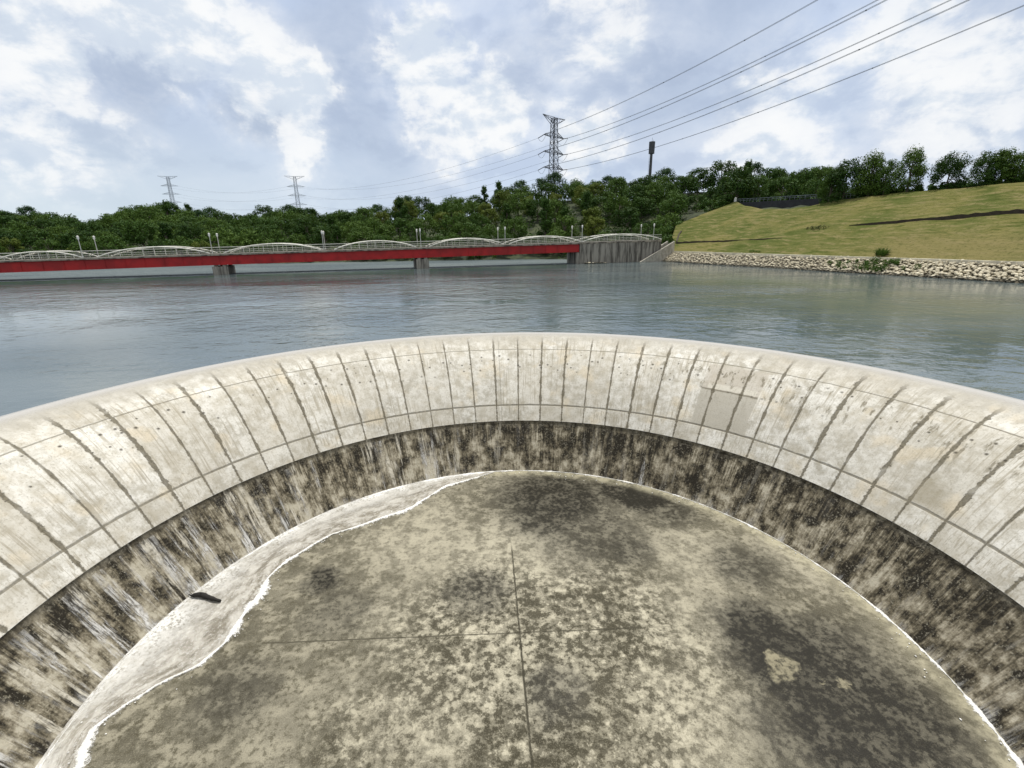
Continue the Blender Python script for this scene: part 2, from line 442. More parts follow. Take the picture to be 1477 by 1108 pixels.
crest = under(radial_strip('crest', prof, TH_A, TH_B, 440, mcrest), spill)
rC, zC = prof[-1][0], prof[-1][1]
wprof = [(rC - .001, zC - .001, 3.), (rC + .03, zC - .05, 3.02)]
for i in range(1, 15):
    t = i / 14; wprof.append((rC + .03 - (rC + .03 - 12.89) * t ** 1.06, zC - .05 + (FLOOR_Z - .02 - zC + .05) * t, 3 + t))
wall = under(radial_strip('lower_wall', wprof, TH_A, TH_B, 440, mwall), spill)
fprof = [(r - .025, z + .012, v) for r, z, v in wprof[2:]]
film = radial_strip('runoff_streaks', fprof, TH_A, TH_B, 300, mfilm)
tag(film, None, None, kind='structure')

# --- sheet of water slipping over the crest
msheet, nt, b = new_mat('crest_sheet_water')
U = nt.node('ShaderNodeUVMap').outputs[0]; ux, uy, _ = nt.xyz(U); P = nt.coord()
fr = nt.noise(nt.comb(nt.mul(ux, 2.2), nt.mul(uy, .6), 2.), 1.7, 5, .65, .2)
a_ = nt.math('MAXIMUM', nt.map(uy, .55, .0, 0., .6), nt.mul(nt.map(uy, 1., .3, 0., .3), nt.map(fr, .35, .65, .3, 1.)))
nt.put(b.inputs['Base Color'], nt.mix(nt.map(uy, .35, .05), (.44, .42, .37), (.56, .545, .52))); nt.put(b.inputs['Roughness'], .5); nt.put(b.inputs['Specular IOR Level'], .25)
nt.put(b.inputs['Alpha'], a_)
nt.put(b.inputs['Normal'], nt.bump(fr, .12, .03))
sprof = [(19.85, -.004, -.06), (19.7, .028, -.03)] + [(r, z + .014, v) for r, z, v in prof[6:15]]
sheet = radial_strip('overflow_water', sprof, TH_A, TH_B, 300, msheet); tag(sheet, None, None, kind='structure')

# --- floor
mfloor, nt, b = new_mat('algae_floor')
P = nt.coord()
PD = nt.vmath('ADD', P, nt.vscale(nt.vmath('SUBTRACT', nt.noise(P, .9, 6, .68, color=True), (.5, .5, .5)), 1.5))
PD = nt.vmath('ADD', PD, nt.vscale(nt.vmath('SUBTRACT', nt.noise(P, 5., 5, .7, color=True), (.5, .5, .5)), .45))


def fp(px, py): return at_z(px, py, FLOOR_Z)


def patch(lst):
    tot = None
    for px, py, r, amp in lst:
        v = nt.mul(blob_val(nt, PD, fp(px, py), r, .55), amp)
        tot = v if tot is None else nt.math('MAXIMUM', tot, v)
    return tot


n1 = nt.noise(P, .35, 4, .6); n2 = nt.noise(P, 1.5, 8, .7); n3 = nt.noise(P, 6., 6, .72); n4 = nt.noise(P, 28., 4, .7)
col = nt.mix(nt.map(n1, .36, .66), (.092, .084, .060), (.205, .189, .143))
col = nt.mix(nt.map(n2, .46, .62, 0., .75), col, (.30, .277, .21))
col = nt.mix(nt.map(n3, .50, .38, 0., .65), col, (.060, .053, .032))
pale = patch([(730, 800, 2.56, .8), (600, 770, 2.56, .55), (1000, 800, 1.92, .5), (1180, 800, 2.24, .6), (760, 960, 1.92, .7), (980, 890, 1.60, .5), (640, 1000, 1.44, .5), (1000, 1030, 1.76, .5), (590, 890, 1.60, .45)])
col = nt.mix(nt.mul(pale, nt.map(n2, .4, .56, .25, .95)), col, (.42, .39, .30))
# mottled black algae in the middle
mot = nt.add(nt.mul(nt.noise(P, 3.4, 7, .68), .6), nt.add(nt.mul(nt.noise(P, 9., 4, .6), .2), nt.mul(nt.noise(P, .8, 3, .5), .2)))
swp = nt.noise(nt.comb(nt.add(nt.mul(nt.xyz(P)[0], 5.), nt.mul(nt.xyz(P)[1], 5.)), nt.mul(nt.sub(nt.xyz(P)[0], nt.xyz(P)[1]), .5), 0.), 1., 5, .7)
col = nt.mix(nt.mul(nt.map(nt.xyz(P)[0], .5, 2.5), nt.map(swp, .50, .66, 0., .25)), col, (.31, .285, .21))
col = nt.mix(nt.mul(nt.map(nt.xyz(P)[0], .5, 2.5), nt.map(swp, .48, .36, 0., .25)), col, (.085, .075, .045))
mid = patch([(720, 920, 3.85, 1.), (860, 900, 3.15, 1.), (650, 970, 2.27, .9), (760, 1060, 2.27, 1.), (900, 1030, 2.45, .9), (560, 1060, 2.10, .7), (690, 850, 1.57, 1.), (1000, 960, 1.93, .7)])
col = nt.mix(nt.mul(nt.mul(mid, .85), nt.map(mot, .49, .545)), col, (.034, .030, .018))
col = nt.mix(nt.mul(nt.mul(mid, .75), nt.map(mot, .47, .41)), col, (.49, .455, .35))
# dark stains
stn = patch([(465, 838, 0.73, .85), (925, 716, 1.57, 1.), (890, 708, 1.40, .8), (800, 716, 2.98, .78), (850, 765, 2.62, .5), (790, 742, 2.10, .7), (900, 790, 1.22, .55), (960, 735, 1.40, .6), (1075, 815, 1.40, .55),
             (1090, 905, 1.31, .85), (1110, 925, 1.57, .9), (1140, 955, 1.75, .9), (1180, 985, 1.93, .85), (1230, 1000, 2.10, .8), (1290, 1040, 1.93, .75), (1230, 1060, 2.10, .8), (1200, 940, 1.57, .7), (1320, 1080, 1.75, .6), (690, 850, 1.22, .6),
             (340, 1000, 1.22, .45), (1150, 1060, 1.40, .55), (490, 880, 1.22, .4), (800, 1000, 1.05, .5)])
stn = nt.math('MULTIPLY', stn, nt.map(nt.add(nt.mul(n3, .5), nt.mul(n2, .5)), .42, .58, 1.35, .92), clamp=True)
col = nt.mix(stn, col, (.0145, .013, .009))
for px, py, r in ((1128, 966, .42), (1215, 984, .2), (1190, 986, .14), (1112, 950, .2)):
    col = nt.mix(nt.mul(blob_val(nt, PD, fp(px, py), r, .3), nt.map(n3, .36, .56, .15, .85)), col, (.25, .225, .15))
keep = nt.sub(1., nt.mul(stn, .8))
col = nt.mix(nt.mul(keep, nt.map(n4, .52, .64, 0., .3)), col, (.05, .043, .024))
col = nt.mix(nt.mul(keep, nt.map(n4, .47, .36, 0., .25)), col, (.44, .405, .29))


def groove(p0, p1, wd, strength):
    global col
    a, c = fp(*p0), fp(*p1); d = c - a; L = np.linalg.norm(d[:2]); d = d / L; n_ = (-d[1], d[0], 0.)
    rel = nt.vmath('SUBTRACT', nt.vmath('ADD', P, nt.vscale(nt.vmath('SUBTRACT', nt.noise(P, 3., 3, color=True), (.5, .5, .5)), .06)), tuple(float(q) for q in a))
    dist = nt.math('ABSOLUTE', nt.vmath('DOT_PRODUCT', rel, tuple(float(q) for q in n_)))
    al = nt.vmath('DOT_PRODUCT', rel, (float(d[0]), float(d[1]), 0.))
    k = nt.mul(nt.map(dist, wd, wd * .3), nt.mul(nt.map(al, -.4, .4), nt.map(al, L + .4, L - .4)))
    k = nt.mul(k, nt.map(nt.add(nt.mul(n2, .5), nt.mul(n3, .5)), .38, .52, .25, 1.))
    col = nt.mix(nt.mul(k, strength), col, (.04, .036, .024))
    return k


g1 = groove((738, 790), (769, 1120), .045, .95); g2 = groove((380, 928), (935, 905), .045, .8); g3 = groove((935, 905), (1260, 893), .022, .3)
rdist = nt.vmath('DISTANCE', P, (CX, CY, FLOOR_Z))
col = nt.mix(nt.mul(nt.map(rdist, 12.0, 12.75), nt.map(n2, .35, .6, .2, .7)), col, (.40, .37, .26))
nt.put(b.inputs['Base Color'], col); nt.put(b.inputs['Roughness'], nt.mul(nt.map(stn, 0., .8, .8, .45), nt.map(n2, .3, .7, .8, 1.1)))
nt.put(b.inputs['Specular IOR Level'], .15)
nt.put(b.inputs['Normal'], nt.bump(nt.add(nt.mul(n3, .5), nt.add(nt.mul(n4, .35), nt.mul(g1, -.8))), .55, .05))
fv = [(CX, CY, FLOOR_Z)]; ff_ = []
NR, NA = 12, 120
for i in range(1, NR + 1):
    for k in range(NA):
        t = 2 * math.pi * k / NA; r = 12.97 * i / NR; fv.append((CX + r * math.sin(t), CY + r * math.cos(t), FLOOR_Z))
for k in range(NA): ff_.append((0, 1 + (k + 1) % NA, 1 + k))
for i in range(NR - 1):
    for k in range(NA):
        a = 1 + i * NA + k; b2 = 1 + i * NA + (k + 1) % NA; ff_.append((a, b2, b2 + NA, a + NA))
flo = link_mesh('floor', fv, ff_, mfloor); tag(flo, None, None, kind='structure')

# --- runoff water along the left of the floor, with a foam edge
foam_px = [(711, 682), (682, 691), (642, 702), (617, 718), (588, 736), (552, 747), (516, 760), (480, 771), (450, 787), (413, 811), (389, 831), (376, 858), (355, 882), (327, 926),
           (288, 960), (230, 987), (176, 1021), (135, 1051), (122, 1075), (115, 1108)]
fpts = [Vector(fp(*p)) for p in foam_px]
d_end = (fpts[-1] - fpts[-4]).normalized()
fpts += [fpts[-1] + d_end * .8, fpts[-1] + d_end * 2.2]


def resample(pts, step):
    out = [pts[0]]; acc = 0
    for a, c in zip(pts[:-1], pts[1:]):
        L = (c - a).length; n = max(1, int(L / step))
        for i in range(1, n + 1): out.append(a.lerp(c, i / n))
    return out


def smooth_pts(pts, k=3):
    for _ in range(k):
        pts = [pts[0]] + [(pts[i - 1] + pts[i] * 2 + pts[i + 1]) / 4 for i in range(1, len(pts) - 1)] + [pts[-1]]
    return pts


fl_line = smooth_pts(resample(fpts, .09), 4)
mrun, nt, b = new_mat('shallow_runoff')
U = nt.node('ShaderNodeUVMap').outputs[0]; ux, uy, _ = nt.xyz(U); P = nt.coord()
q = nt.noise(nt.comb(nt.mul(ux, 1.1), nt.mul(uy, 4.5), 0.), 1.3, 6, .68, .25); q2 = nt.noise(P, 9., 5, .7)
white = nt.mul(nt.map(nt.add(uy, nt.mul(nt.sub(nt.add(nt.mul(q, .6), nt.mul(q2, .4)), .5), 1.5)), .72, .02), nt.map(nt.noise(nt.comb(ux, 0., 0.), .55, 3), .38, .56, .45, 1.))
base_ = nt.mix(nt.map(q, .36, .62), (.30, .27, .215), (.58, .555, .50))
base_ = nt.mix(nt.map(q2, .53, .64, 0., .7), base_, (.78, .77, .74))
white = nt.mul(white, nt.map(q2, .36, .54, .35, 1.))
nt.put(b.inputs['Base Color'], nt.mix(white, base_, (.78, .775, .75)))
nt.put(b.inputs['Roughness'], nt.map(white, 0., 1., .08, .6)); nt.put(b.inputs['Specular IOR Level'], .5)
nt.put(b.inputs['Alpha'], nt.math('MAXIMUM', nt.mul(white, .95), nt.map(q, .35, .65, .5, .8)))
nt.put(b.inputs['Normal'], nt.bump(nt.add(nt.mul(q, .6), nt.mul(q2, .8)), .7, .06))
rv, rf, ruv = [], [], []
acc = 0.
NK = 14
for i, p in enumerate(fl_line):
    if i: acc += (p - fl_line[i - 1]).length
    th = math.atan2(p.x - CX, p.y - CY); wpt = Vector((CX + 12.93 * math.sin(th), CY + 12.93 * math.cos(th), FLOOR_Z))
    for k in range(NK + 1):
        qv = wpt.lerp(p, k / NK); rv.append((qv.x, qv.y, FLOOR_Z + .012 + .012 * math.sin(math.pi * k / NK) + .006 * mnoise.noise(qv * 2.)))
        ruv.append((acc, k / NK))
for i in range(len(fl_line) - 1):
    for k in range(NK):
        a = i * (NK + 1) + k; rf.append((a, a + NK + 1, a + NK + 2, a + 1))
run = link_mesh('runoff_water', rv, rf, mrun, smooth=True); tag(run, None, None, kind='structure')
lay = run.data.uv_layers.new(name='UVMap'); idx = np.zeros(len(run.data.loops), dtype=np.int32); run.data.loops.foreach_get('vertex_index', idx)
lay.data.foreach_set('uv', np.array(ruv)[idx].ravel())

mfoam, nt, b = new_mat('white_foam')
nt.put(b.inputs['Base Color'], nt.mix(nt.map(nt.noise(nt.coord(), 16., 4), .35, .65), (.62, .61, .57), (.80, .795, .775))); nt.put(b.inputs['Roughness'], .6)
U = nt.node('ShaderNodeUVMap').outputs[0]; ux, uy, _ = nt.xyz(U)
fe = nt.math('ABSOLUTE', nt.sub(nt.mul(uy, 2.), 1.)); fn_ = nt.add(nt.mul(nt.noise(nt.coord(), 9., 5, .7), .6), nt.mul(nt.noise(nt.coord(), 30., 4, .7), .4))
nt.put(b.inputs['Alpha'], nt.map(nt.add(fe, nt.mul(nt.sub(fn_, .5), 3.4)), 1.0, .35)); nt.put(b.inputs['Specular IOR Level'], .2)
nt.put(b.inputs['Normal'], nt.bump(fn_, .8, .04))


def foam_mesh(v, f):
    o = link_mesh('foam', v, f, mfoam, smooth=True); lay = o.data.uv_layers.new(name='UVMap'); K1 = 9
    idx = np.zeros(len(o.data.loops), dtype=np.int32); o.data.loops.foreach_get('vertex_index', idx)
    lay.data.foreach_set('uv', np.stack([idx // K1 * .05, (idx % K1) / 8.], 1).ravel()); return o


def foam_ridge(mb_v, mb_f, line, wfun, hfun, up_side=1.):
    """a bumpy foam bank: cross sections of 7 points with ragged edges"""
    b0 = len(mb_v); n = len(line); K = 8
    for i, p in enumerate(line):
        d = (line[min(i + 1, n - 1)] - line[max(i - 1, 0)]).normalized(); s = Vector((d.y, -d.x, 0))
        wd = wfun(i / (n - 1), p); h = hfun(i / (n - 1), p)
        e0 = .8 * mnoise.noise(p * 3.1) + .8 * mnoise.noise(p * 11.) + .5 * mnoise.noise(p * 23.); e1 = .9 * mnoise.noise(p * 2.7 + Vector((9, 2, 5))) + .8 * mnoise.noise(p * 9. + Vector((1, 7, 3))) + .5 * mnoise.noise(p * 21.)
        for k in range(K + 1):
            t = k / K; x = (-.5 + t) * wd * (1 + (e0 if t < .5 else e1) * abs(t - .5) * 2.2)
            z = h * math.sin(math.pi * t) * (.7 + .9 * abs(mnoise.noise(Vector((p.x * 7, p.y * 7, k * 1.3)))))
            q = p + s * x; mb_v.append((q.x, q.y, FLOOR_Z + .004 + z + (.0 if 0 < k < K else -.02)))
    for i in range(n - 1):
        for k in range(K):
            a = b0 + i * (K + 1) + k; mb_f.append((a, a + 1, a + K + 2, a + K + 1))


fv, ff_ = [], []
def w_left(t, p):
    base = .07 + .22 * max(0, mnoise.noise(p * .9 + Vector((3, 3, 0))))
    for c, rad, am in ((fp(376, 865), .9, .26), (fp(345, 905), .7, .16), (fp(118, 1085), 1., .16), (fp(600, 725), 1., .14)):
        base += am * max(0, 1 - (Vector(c) - p).length / rad)
    return base * 1.75 * (.45 if t < .04 else 1)
foam_ridge(fv, ff_, resample(fl_line, .05), w_left, lambda t, p: .05)
fo = foam_mesh(fv, ff_); tag(fo, 'white foam ridge along the edge of the shallow runoff at the left of the floor', 'foam', kind='stuff')

# foam where wall and floor meet
fv, ff_ = [], []
def arc(t0, t1, r, step=.06):
    n = int(abs(t1 - t0) * r / step); return [Vector((CX + r * math.sin(t0 + (t1 - t0) * i / n), CY + r * math.cos(t0 + (t1 - t0) * i / n), FLOOR_Z)) for i in range(n + 1)]
foam_ridge(fv, ff_, arc(pol(700, 684, FLOOR_Z)[0], 2.1, 12.84), lambda t, p: 1.6 * max(.02, .04 + .16 * mnoise.noise(p * 1.1) + .09 * mnoise.noise(p * 4.) + .14 * max(0, t - .45)), lambda t, p: .03)
foam_ridge(fv, ff_, arc(-2.1, pol(700, 684, FLOOR_Z)[0], 12.80), lambda t, p: 1.6 * max(.015, .04 + .30 * mnoise.noise(p * .8) + .14 * mnoise.noise(p * 3.)), lambda t, p: .03)
fo = foam_mesh(fv, ff_); tag(fo, 'thin white foam line where the dark wall meets the floor', 'foam', kind='stuff')

# little flecks of foam on the floor near the edges
fv, ff_ = [], []
bmf = bmesh.new()
for i in range(420):
    if random.random() < .6:
        p = random.choice(fl_line) + Vector((random.gauss(0, .22), random.gauss(0, .22), 0))
    else:
        t = random.uniform(-.4, 2.0); r = 12.8 - abs(random.gauss(0, .35)); p = Vector((CX + r * math.sin(t), CY + r * math.cos(t), FLOOR_Z))
    s = random.uniform(.008, .03)
    m = Matrix.Translation((p.x, p.y, FLOOR_Z + .03)) @ Matrix.Diagonal((s, s * random.uniform(.5, 1.6), s * .5, 1))
    bmesh.ops.create_icosphere(bmf, subdivisions=1, radius=1, matrix=m)
mfleck = simple('foam_fleck', (.74, .73, .70), .7)
ff2 = bm_obj('foam_flecks', bmf, mfleck, smooth=True); tag(ff2, 'scattered white foam flecks around the runoff edge', 'foam', kind='stuff')

# --- drift log
mlog = simple('wet_bark', (.010, .008, .006), .8, bump=.6, scale=5.)
a, c = fp(277, 862), fp(320, 868)
a = Vector(a) + Vector((0, 0, .08)); c = Vector(c) + Vector((0, 0, .07)); dv = (c - a)
lp = []; lr = []
for i in range(15):
    t = i / 14; p = a.lerp(c, t) + Vector((0, .06 * math.sin(t * 5.), .05 * math.sin(t * 3.1) + .02 * math.sin(t * 9)))
    lp.append(p); lr.append((.050 + .045 * math.sin(math.pi * min(1, t * 1.1 + .08)) ** .8) * (1 + .45 * mnoise.noise(Vector((t * 9, 2, 1)))))
lr[0] = .04; lr[-1] = .05
mb = MB(); mb.tube([p - a for p in lp], lr, 9); mb.tube([lp[5] - a, lp[5] - a + Vector((-.05, -.03, .16))], [.035, .015], 5); mb.tube([lp[0] - a, lp[0] - a + Vector((-.14, .05, .03))], [.035, .012], 5)
lg = mb.build('driftwood_log', mlog, smooth=True); lg.location = a
tag(lg, 'black waterlogged log lying in the runoff at the foot of the left wall', 'log')

# ------------------------------------------------------------------ reservoir
mwat, nt, b = new_mat('reservoir_water')
P = nt.coord(); px_, py_, _ = nt.xyz(P)
def anis(ax, ay): return nt.comb(nt.mul(px_, ax), nt.mul(py_, ay), 0.)
w1 = nt.noise(anis(.75, .95), 1., 3, .55, .4); w2 = nt.noise(anis(.2, .26), 1., 3, .55, .4); w3 = nt.noise(anis(2.2, 2.6), 1.1, 3, .6)
calm = nt.noise(anis(.018, .05), 1., 4, .6, .6)
act = nt.map(calm, .40, .60, .22, 1.)
h = nt.add(nt.mul(w1, .55), nt.add(nt.mul(w2, .9), nt.mul(w3, .14)))
far_ = nt.map(nt.add(nt.sub(nt.mul(py_, .953), nt.mul(px_, .303)), nt.mul(nt.sub(calm, .5), 3.)), 102., 106.)    # rippled reach beyond the bridge
lee = nt.mul(nt.map(px_, -8., -30.), nt.map(nt.vmath('LENGTH', P), 60., 30.))
gust = nt.noise(anis(.035, .10), 1., 5, .62, .8)
nt.put(b.inputs['Base Color'], nt.mix(nt.map(nt.noise(anis(.03, .06), 1., 3), .35, .65), (.070, .095, .102), (.112, .138, .138)))
nt.put(b.inputs['Roughness'], nt.math('MAXIMUM', nt.mul(far_, .6), nt.math('MAXIMUM', nt.mul(lee, .3), nt.map(gust, .44, .60, .03, .14)))); nt.put(b.inputs['IOR'], 1.33)
bn = nt.node('ShaderNodeBump'); nt.put(bn.inputs['Height'], h); nt.put(bn.inputs['Strength'], nt.math('MAXIMUM', far_, nt.mul(act, .75))); nt.put(bn.inputs['Distance'], nt.add(.24, nt.mul(far_, 1.6)))
nt.put(b.inputs['Normal'], bn.outputs[0])
wv, wf = [], []
rr = [19.62, 20.2, 22, 25, 30, 40, 60, 100, 180, 320, 600, 1000]; NA = 200
for r in rr:
    for k in range(NA):
        t = 2 * math.pi * k / NA; wv.append((CX + r * math.sin(t), CY + r * math.cos(t), 0.))
for i in range(len(rr) - 1):
    for k in range(NA):
        k2 = (k + 1) % NA; wf.append((i * NA + k, i * NA + k2, (i + 1) * NA + k2, (i + 1) * NA + k))
wat = link_mesh('water', wv, wf, mwat); tag(wat, None, None, kind='structure')

# ------------------------------------------------------------------ terrain
TOE = np.array([41.57, 110.91]); BD = np.array([.379, -.925]); BN = np.array([.925, .379])


def bank_xy(al, pe): return TOE + BD * al + BN * pe


def bank_z(al, pe):
    rt = 3.9                                     # riprap width
    if pe <= rt: return pe / 1.7
    return 2.3 + .42 * (pe - rt)


def horizon_y(xp): return 342.5 - .0121 * (xp - 738.5)


def tab(x, xs, ys): return float(np.interp(x, xs, ys))


TX = [-400, -200, 0, 50, 100, 150, 190, 230, 290, 330, 370, 400, 430, 470, 510, 560, 600, 640, 670, 700, 760, 820, 860, 900, 940, 1000, 1060, 1130, 1180, 1300, 1477, 1800]
TYv = [305, 308, 306, 308, 316, 320, 308, 298, 306, 312, 316, 306, 300, 313, 312, 300, 290, 297, 290, 281, 270, 264, 262, 264, 258, 250, 247, 244, 246, 250, 255, 255]


def ridge_Y(xp): return tab(xp, [-400, 0, 600, 800, 1000, 1130, 1477], [250, 245, 228, 214, 190, 172, 150])
def shore_Y(xp): return tab(xp, [-400, 0, 313, 610, 800, 860, 935, 975, 1060, 1200, 1477], [125, 128, 132, 140, 140, 135, 131, 136, 146, 128, 110])
def ridge_Z(xp): return EYE + (horizon_y(xp) - tab(xp, TX, TYv)) * ridge_Y(xp) / 748 - 7.2


def sstep(a, b_, x):
    t = min(1, max(0, (x - a) / (b_ - a))); return t * t * (3 - 2 * t)


def hill(xw, yw):
    """ground height of the wooded hills round the reservoir"""
    if yw < 20:
        d = math.hypot(xw - CX, yw - CY)
        return -5 + 8 * sstep(90, 140, d)
    xp = 738.5 + 715 * xw / yw
    s, r = shore_Y(xp), ridge_Y(xp)
    t = (yw - s) / (r - s)
    zr = ridge_Z(xp)
    rel = np.array([xw, yw]) - TOE; al, pe = rel @ BD, rel @ BN
    if t < 0: z = max(-5, t * 30)
    elif t < 1: z = zr * (.25 * t + .75 * sstep(-.15, 1.05, t)) - .75 * zr * sstep(-.15, 1.05, 0) * (1 - t)
    else: z = zr - 1.5 * min(1, t - 1) + (.02 * (yw - r) if xp < 1000 else 0)
    # embankment side: stay under the grass bank, level with its crest behind
    zb = max(-5, min(13.0, bank_z(0, pe) - 1.2)) if pe > -4 else -5
    k = sstep(930, 1010, xp) if yw > 60 else 1.
    if k > 0:
        z2 = zb if pe < 34 else max(13.0, min(z, 13.0 + (pe - 34) * .5))
        z = z * (1 - k) + z2 * k
    return z


mter, nt, b = new_mat('wooded_soil')
P = nt.coord()
nt.put(b.inputs['Base Color'], nt.mix(nt.map(nt.noise(P, .25, 6, .65), .35, .65), (.012, .02, .008), (.05, .065, .022))); nt.put(b.inputs['Roughness'], .95)
tv, tf = [], []
rr = [21.5, 24, 28, 40, 60, 80] + list(range(90, 300, 6)) + [310, 340, 380, 440, 520, 620, 760, 950, 1300]; NA = 300
for r in rr:
    for k in range(NA):
        t = 2 * math.pi * k / NA; x, y = CX + r * math.sin(t), CY + r * math.cos(t); tv.append((x, y, hill(x, y) if r > 50 else -5.))
for i in range(len(rr) - 1):
    for k in range(NA):
        k2 = (k + 1) % NA; tf.append((i * NA + k, i * NA + k2, (i + 1) * NA + k2, (i + 1) * NA + k))
ter = link_mesh('terrain', tv, tf, mter, smooth=True); tag(ter, None, None, kind='structure')

# ------------------------------------------------------------------ grass embankment
mgr, nt, b = new_mat('mown_grass')
P = nt.coord(); gx, gy, gz = nt.xyz(P)
al_ = nt.add(nt.mul(nt.sub(gx, float(TOE[0])), float(BD[0])), nt.mul(nt.sub(gy, float(TOE[1])), float(BD[1])))
pe_ = nt.add(nt.mul(nt.sub(gx, float(TOE[0])), float(BN[0])), nt.mul(nt.sub(gy, float(TOE[1])), float(BN[1])))
n1 = nt.noise(P, .09, 4, .6, .6); n2 = nt.noise(nt.comb(nt.mul(al_, .22), nt.mul(pe_, .9), 0.), 1.2, 6, .68, .5); n3 = nt.noise(P, 2.2, 5, .7)
col = nt.mix(nt.map(n1, .36, .64), (.085, .102, .026), (.160, .148, .050))
col = nt.mix(nt.map(n2, .50, .62, 0., .8), col, (.205, .175, .08))
col = nt.mix(nt.map(n2, .47, .36, 0., .7), col, (.048, .068, .011))
col = nt.mix(nt.mul(nt.map(pe_, 15., 9.), nt.mul(nt.map(al_, 28., 40.), .5)), col, (.20, .165, .075))
col = nt.mix(nt.map(n3, .5, .64, 0., .5), col, (.05, .06, .013))
nt.put(b.inputs['Base Color'], col); nt.put(b.inputs['Roughness'], .9); nt.put(b.inputs['Specular IOR Level'], .05)
nt.put(b.inputs['Normal'], nt.bump(nt.add(n3, nt.mul(n2, 1.5)), .7, .25))


def pe_top(al):
    return tab(al, [-34, -28, -23, -16, -8, 1, 5.7, 10.5, 22, 120], [34, 35, 34.8, 30.9, 28.1, 26.9, 27.7, 29.9, 31.5, 31.7])


def al_start(pe): return tab(pe, [3.5, 8, 12, 20, 27, 35], [-17, -16, -22, -30, -27, -23])


gv, gf = [], []
NI, NJ = 150, 40
for i in range(NI + 1):
    for j in range(NJ + 1):
        t = (i / NI) ** 1.15
        al = -34 + t * 150; top_ = pe_top(al); pe = 3.7 + (top_ - 3.7) * j / NJ
        al2 = max(al, al_start(pe)) if al < 0 else al
        x, y = bank_xy(al2, pe)
        z = bank_z(al2, pe) + .22 * mnoise.noise(Vector((x * .16, y * .16, 1))) + .10 * mnoise.noise(Vector((x * .6, y * .6, 4)))
        z += .35 * math.exp(-((pe - 12.5) / 2.) ** 2) * mnoise.noise(Vector((al2 * .1, 3, 2)))
        gv.append((x, y, z))
for i in range(NI):
    for j in range(NJ):
        a = i * (NJ + 1) + j; gf.append((a, a + NJ + 1, a + NJ + 2, a + 1))
gra = link_mesh('grass_bank', gv, gf, mgr, smooth=True); tag(gra, None, None, kind='structure')
# crest road behind the brow of the bank (flat ground the trees stand on)
gv, gf = [], []
for i in range(80):
    al = 8 + i * 1.5; tp = pe_top(al)
    for j, pe in enumerate((tp, tp + 3, tp + 10, tp + 40)):
        x, y = bank_xy(al, pe); gv.append((x, y, bank_z(al, tp) - (.02 if j == 0 else .25)))
for i in range(79):
    for j in range(3):
        a = i * 4 + j; gf.append((a, a + 4, a + 5, a + 1))
cr = link_mesh('bank_crest', gv, gf, mgr, smooth=True); tag(cr, None, None, kind='structure')

# pale path on top of the riprap
mpath = simple('pale_concrete', (.56, .52, .41), .85, scale=.8)
mb = MB()
for i in range(66):
    a0, a1 = -17.5 + i * 2, -15.5 + i * 2
    mb.beam(bank_xy(a0, 3.9), bank_xy(a1, 3.9), .9, 1.6, 2.40)
pth = mb.build('path', mpath); tag(pth, None, None, kind='structure')

# riprap
mrock, nt, b = new_mat('riprap_stone')
oi = nt.node('ShaderNodeObjectInfo').outputs['Random']; P = nt.coord()
geo = nt.node('ShaderNodeNewGeometry')
v_ = nt.math('FRACT', nt.add(nt.mul(geo.outputs['Random Per Island'], 1.), oi))
col = nt.mix(v_, (.46, .41, .30), (.70, .64, .49))
col = nt.mix(nt.map(nt.noise(P, 4., 4), .5, .7, 0., .5), col, (.22, .19, .14))
gz_ = nt.xyz(geo.outputs['Position'])[2]
col = nt.mix(nt.map(nt.add(gz_, nt.mul(nt.sub(nt.noise(geo.outputs['Position'], .9, 3), .5), .8)), .42, .12), col, (.05, .045, .03))     # wet algae line
nt.put(b.inputs['Base Color'], col); nt.put(b.inputs['Roughness'], .9)


def rock_geo(seed, sub=1):
    bm = bmesh.new(); bmesh.ops.create_icosphere(bm, subdivisions=sub, radius=1.)
    rg = random.Random(seed); s = Vector((rg.uniform(.85, 1.35), rg.uniform(.75, 1.1), rg.uniform(.55, .8)))
    for v in bm.verts:
        k = 1 + .35 * mnoise.noise(v.co * 1.1 + Vector((seed * 3.1, 1, 2)))
        v.co = Vector((v.co.x * s.x, v.co.y * s.y, v.co.z * s.z)) * k
    return bm


rmesh = []
for s in range(6):
    bm = rock_geo(s, 1); me = bpy.data.meshes.new('riprap_boulder'); bm.to_mesh(me); bm.free(); me.materials.append(mrock); rmesh.append(me)
rvb = [(np.array([v.co for v in me.vertices]), [tuple(p.vertices) for p in me.polygons]) for me in rmesh]
spots = []
for al in np.arange(-17, 76, .42):
    for pe in np.arange(-.4, 3.7, .37):
        a2, p2 = al + random.uniform(-.25, .25), pe + random.uniform(-.2, .2)
        spots.append((a2, p2))
def vis_key(s):
    x, y = bank_xy(*s); xp = 738.5 + 715 * x / y
    return (y if xp < 1500 else 1e6 + y)
spots.sort(key=vis_key)
first = True
sv, sf = [], []
for i, (al, pe) in enumerate(spots):
    x, y = bank_xy(al, pe); sc = random.uniform(.15, .27) * (1.15 if al > 30 else .9)
    z = pe / 1.7 + random.uniform(-.06, .14)
    e = (random.uniform(-.4, .4), random.uniform(-.4, .4), random.uniform(0, 6.3))
    if i < 300:
        o = bpy.data.objects.new('riprap_boulder', rmesh[i % 6]); C.objects.link(o); o.location = (x, y, z); o.rotation_euler = e; o.scale = (sc,) * 3
        tag(o, 'pale angular riprap boulder on the waterside slope below the grass bank at right', 'boulder', 'riprap boulders along the right bank')
    else:
        M = np.array(Matrix.Rotation(e[2], 3, 'Z') @ Matrix.Rotation(e[0], 3, 'X')) * sc
        V, Fc = rvb[i % 6]; b0 = len(sv); sv.extend((V @ M.T + np.array([x, y, z])).tolist()); sf.extend([tuple(b0 + q for q in f) for f in Fc])
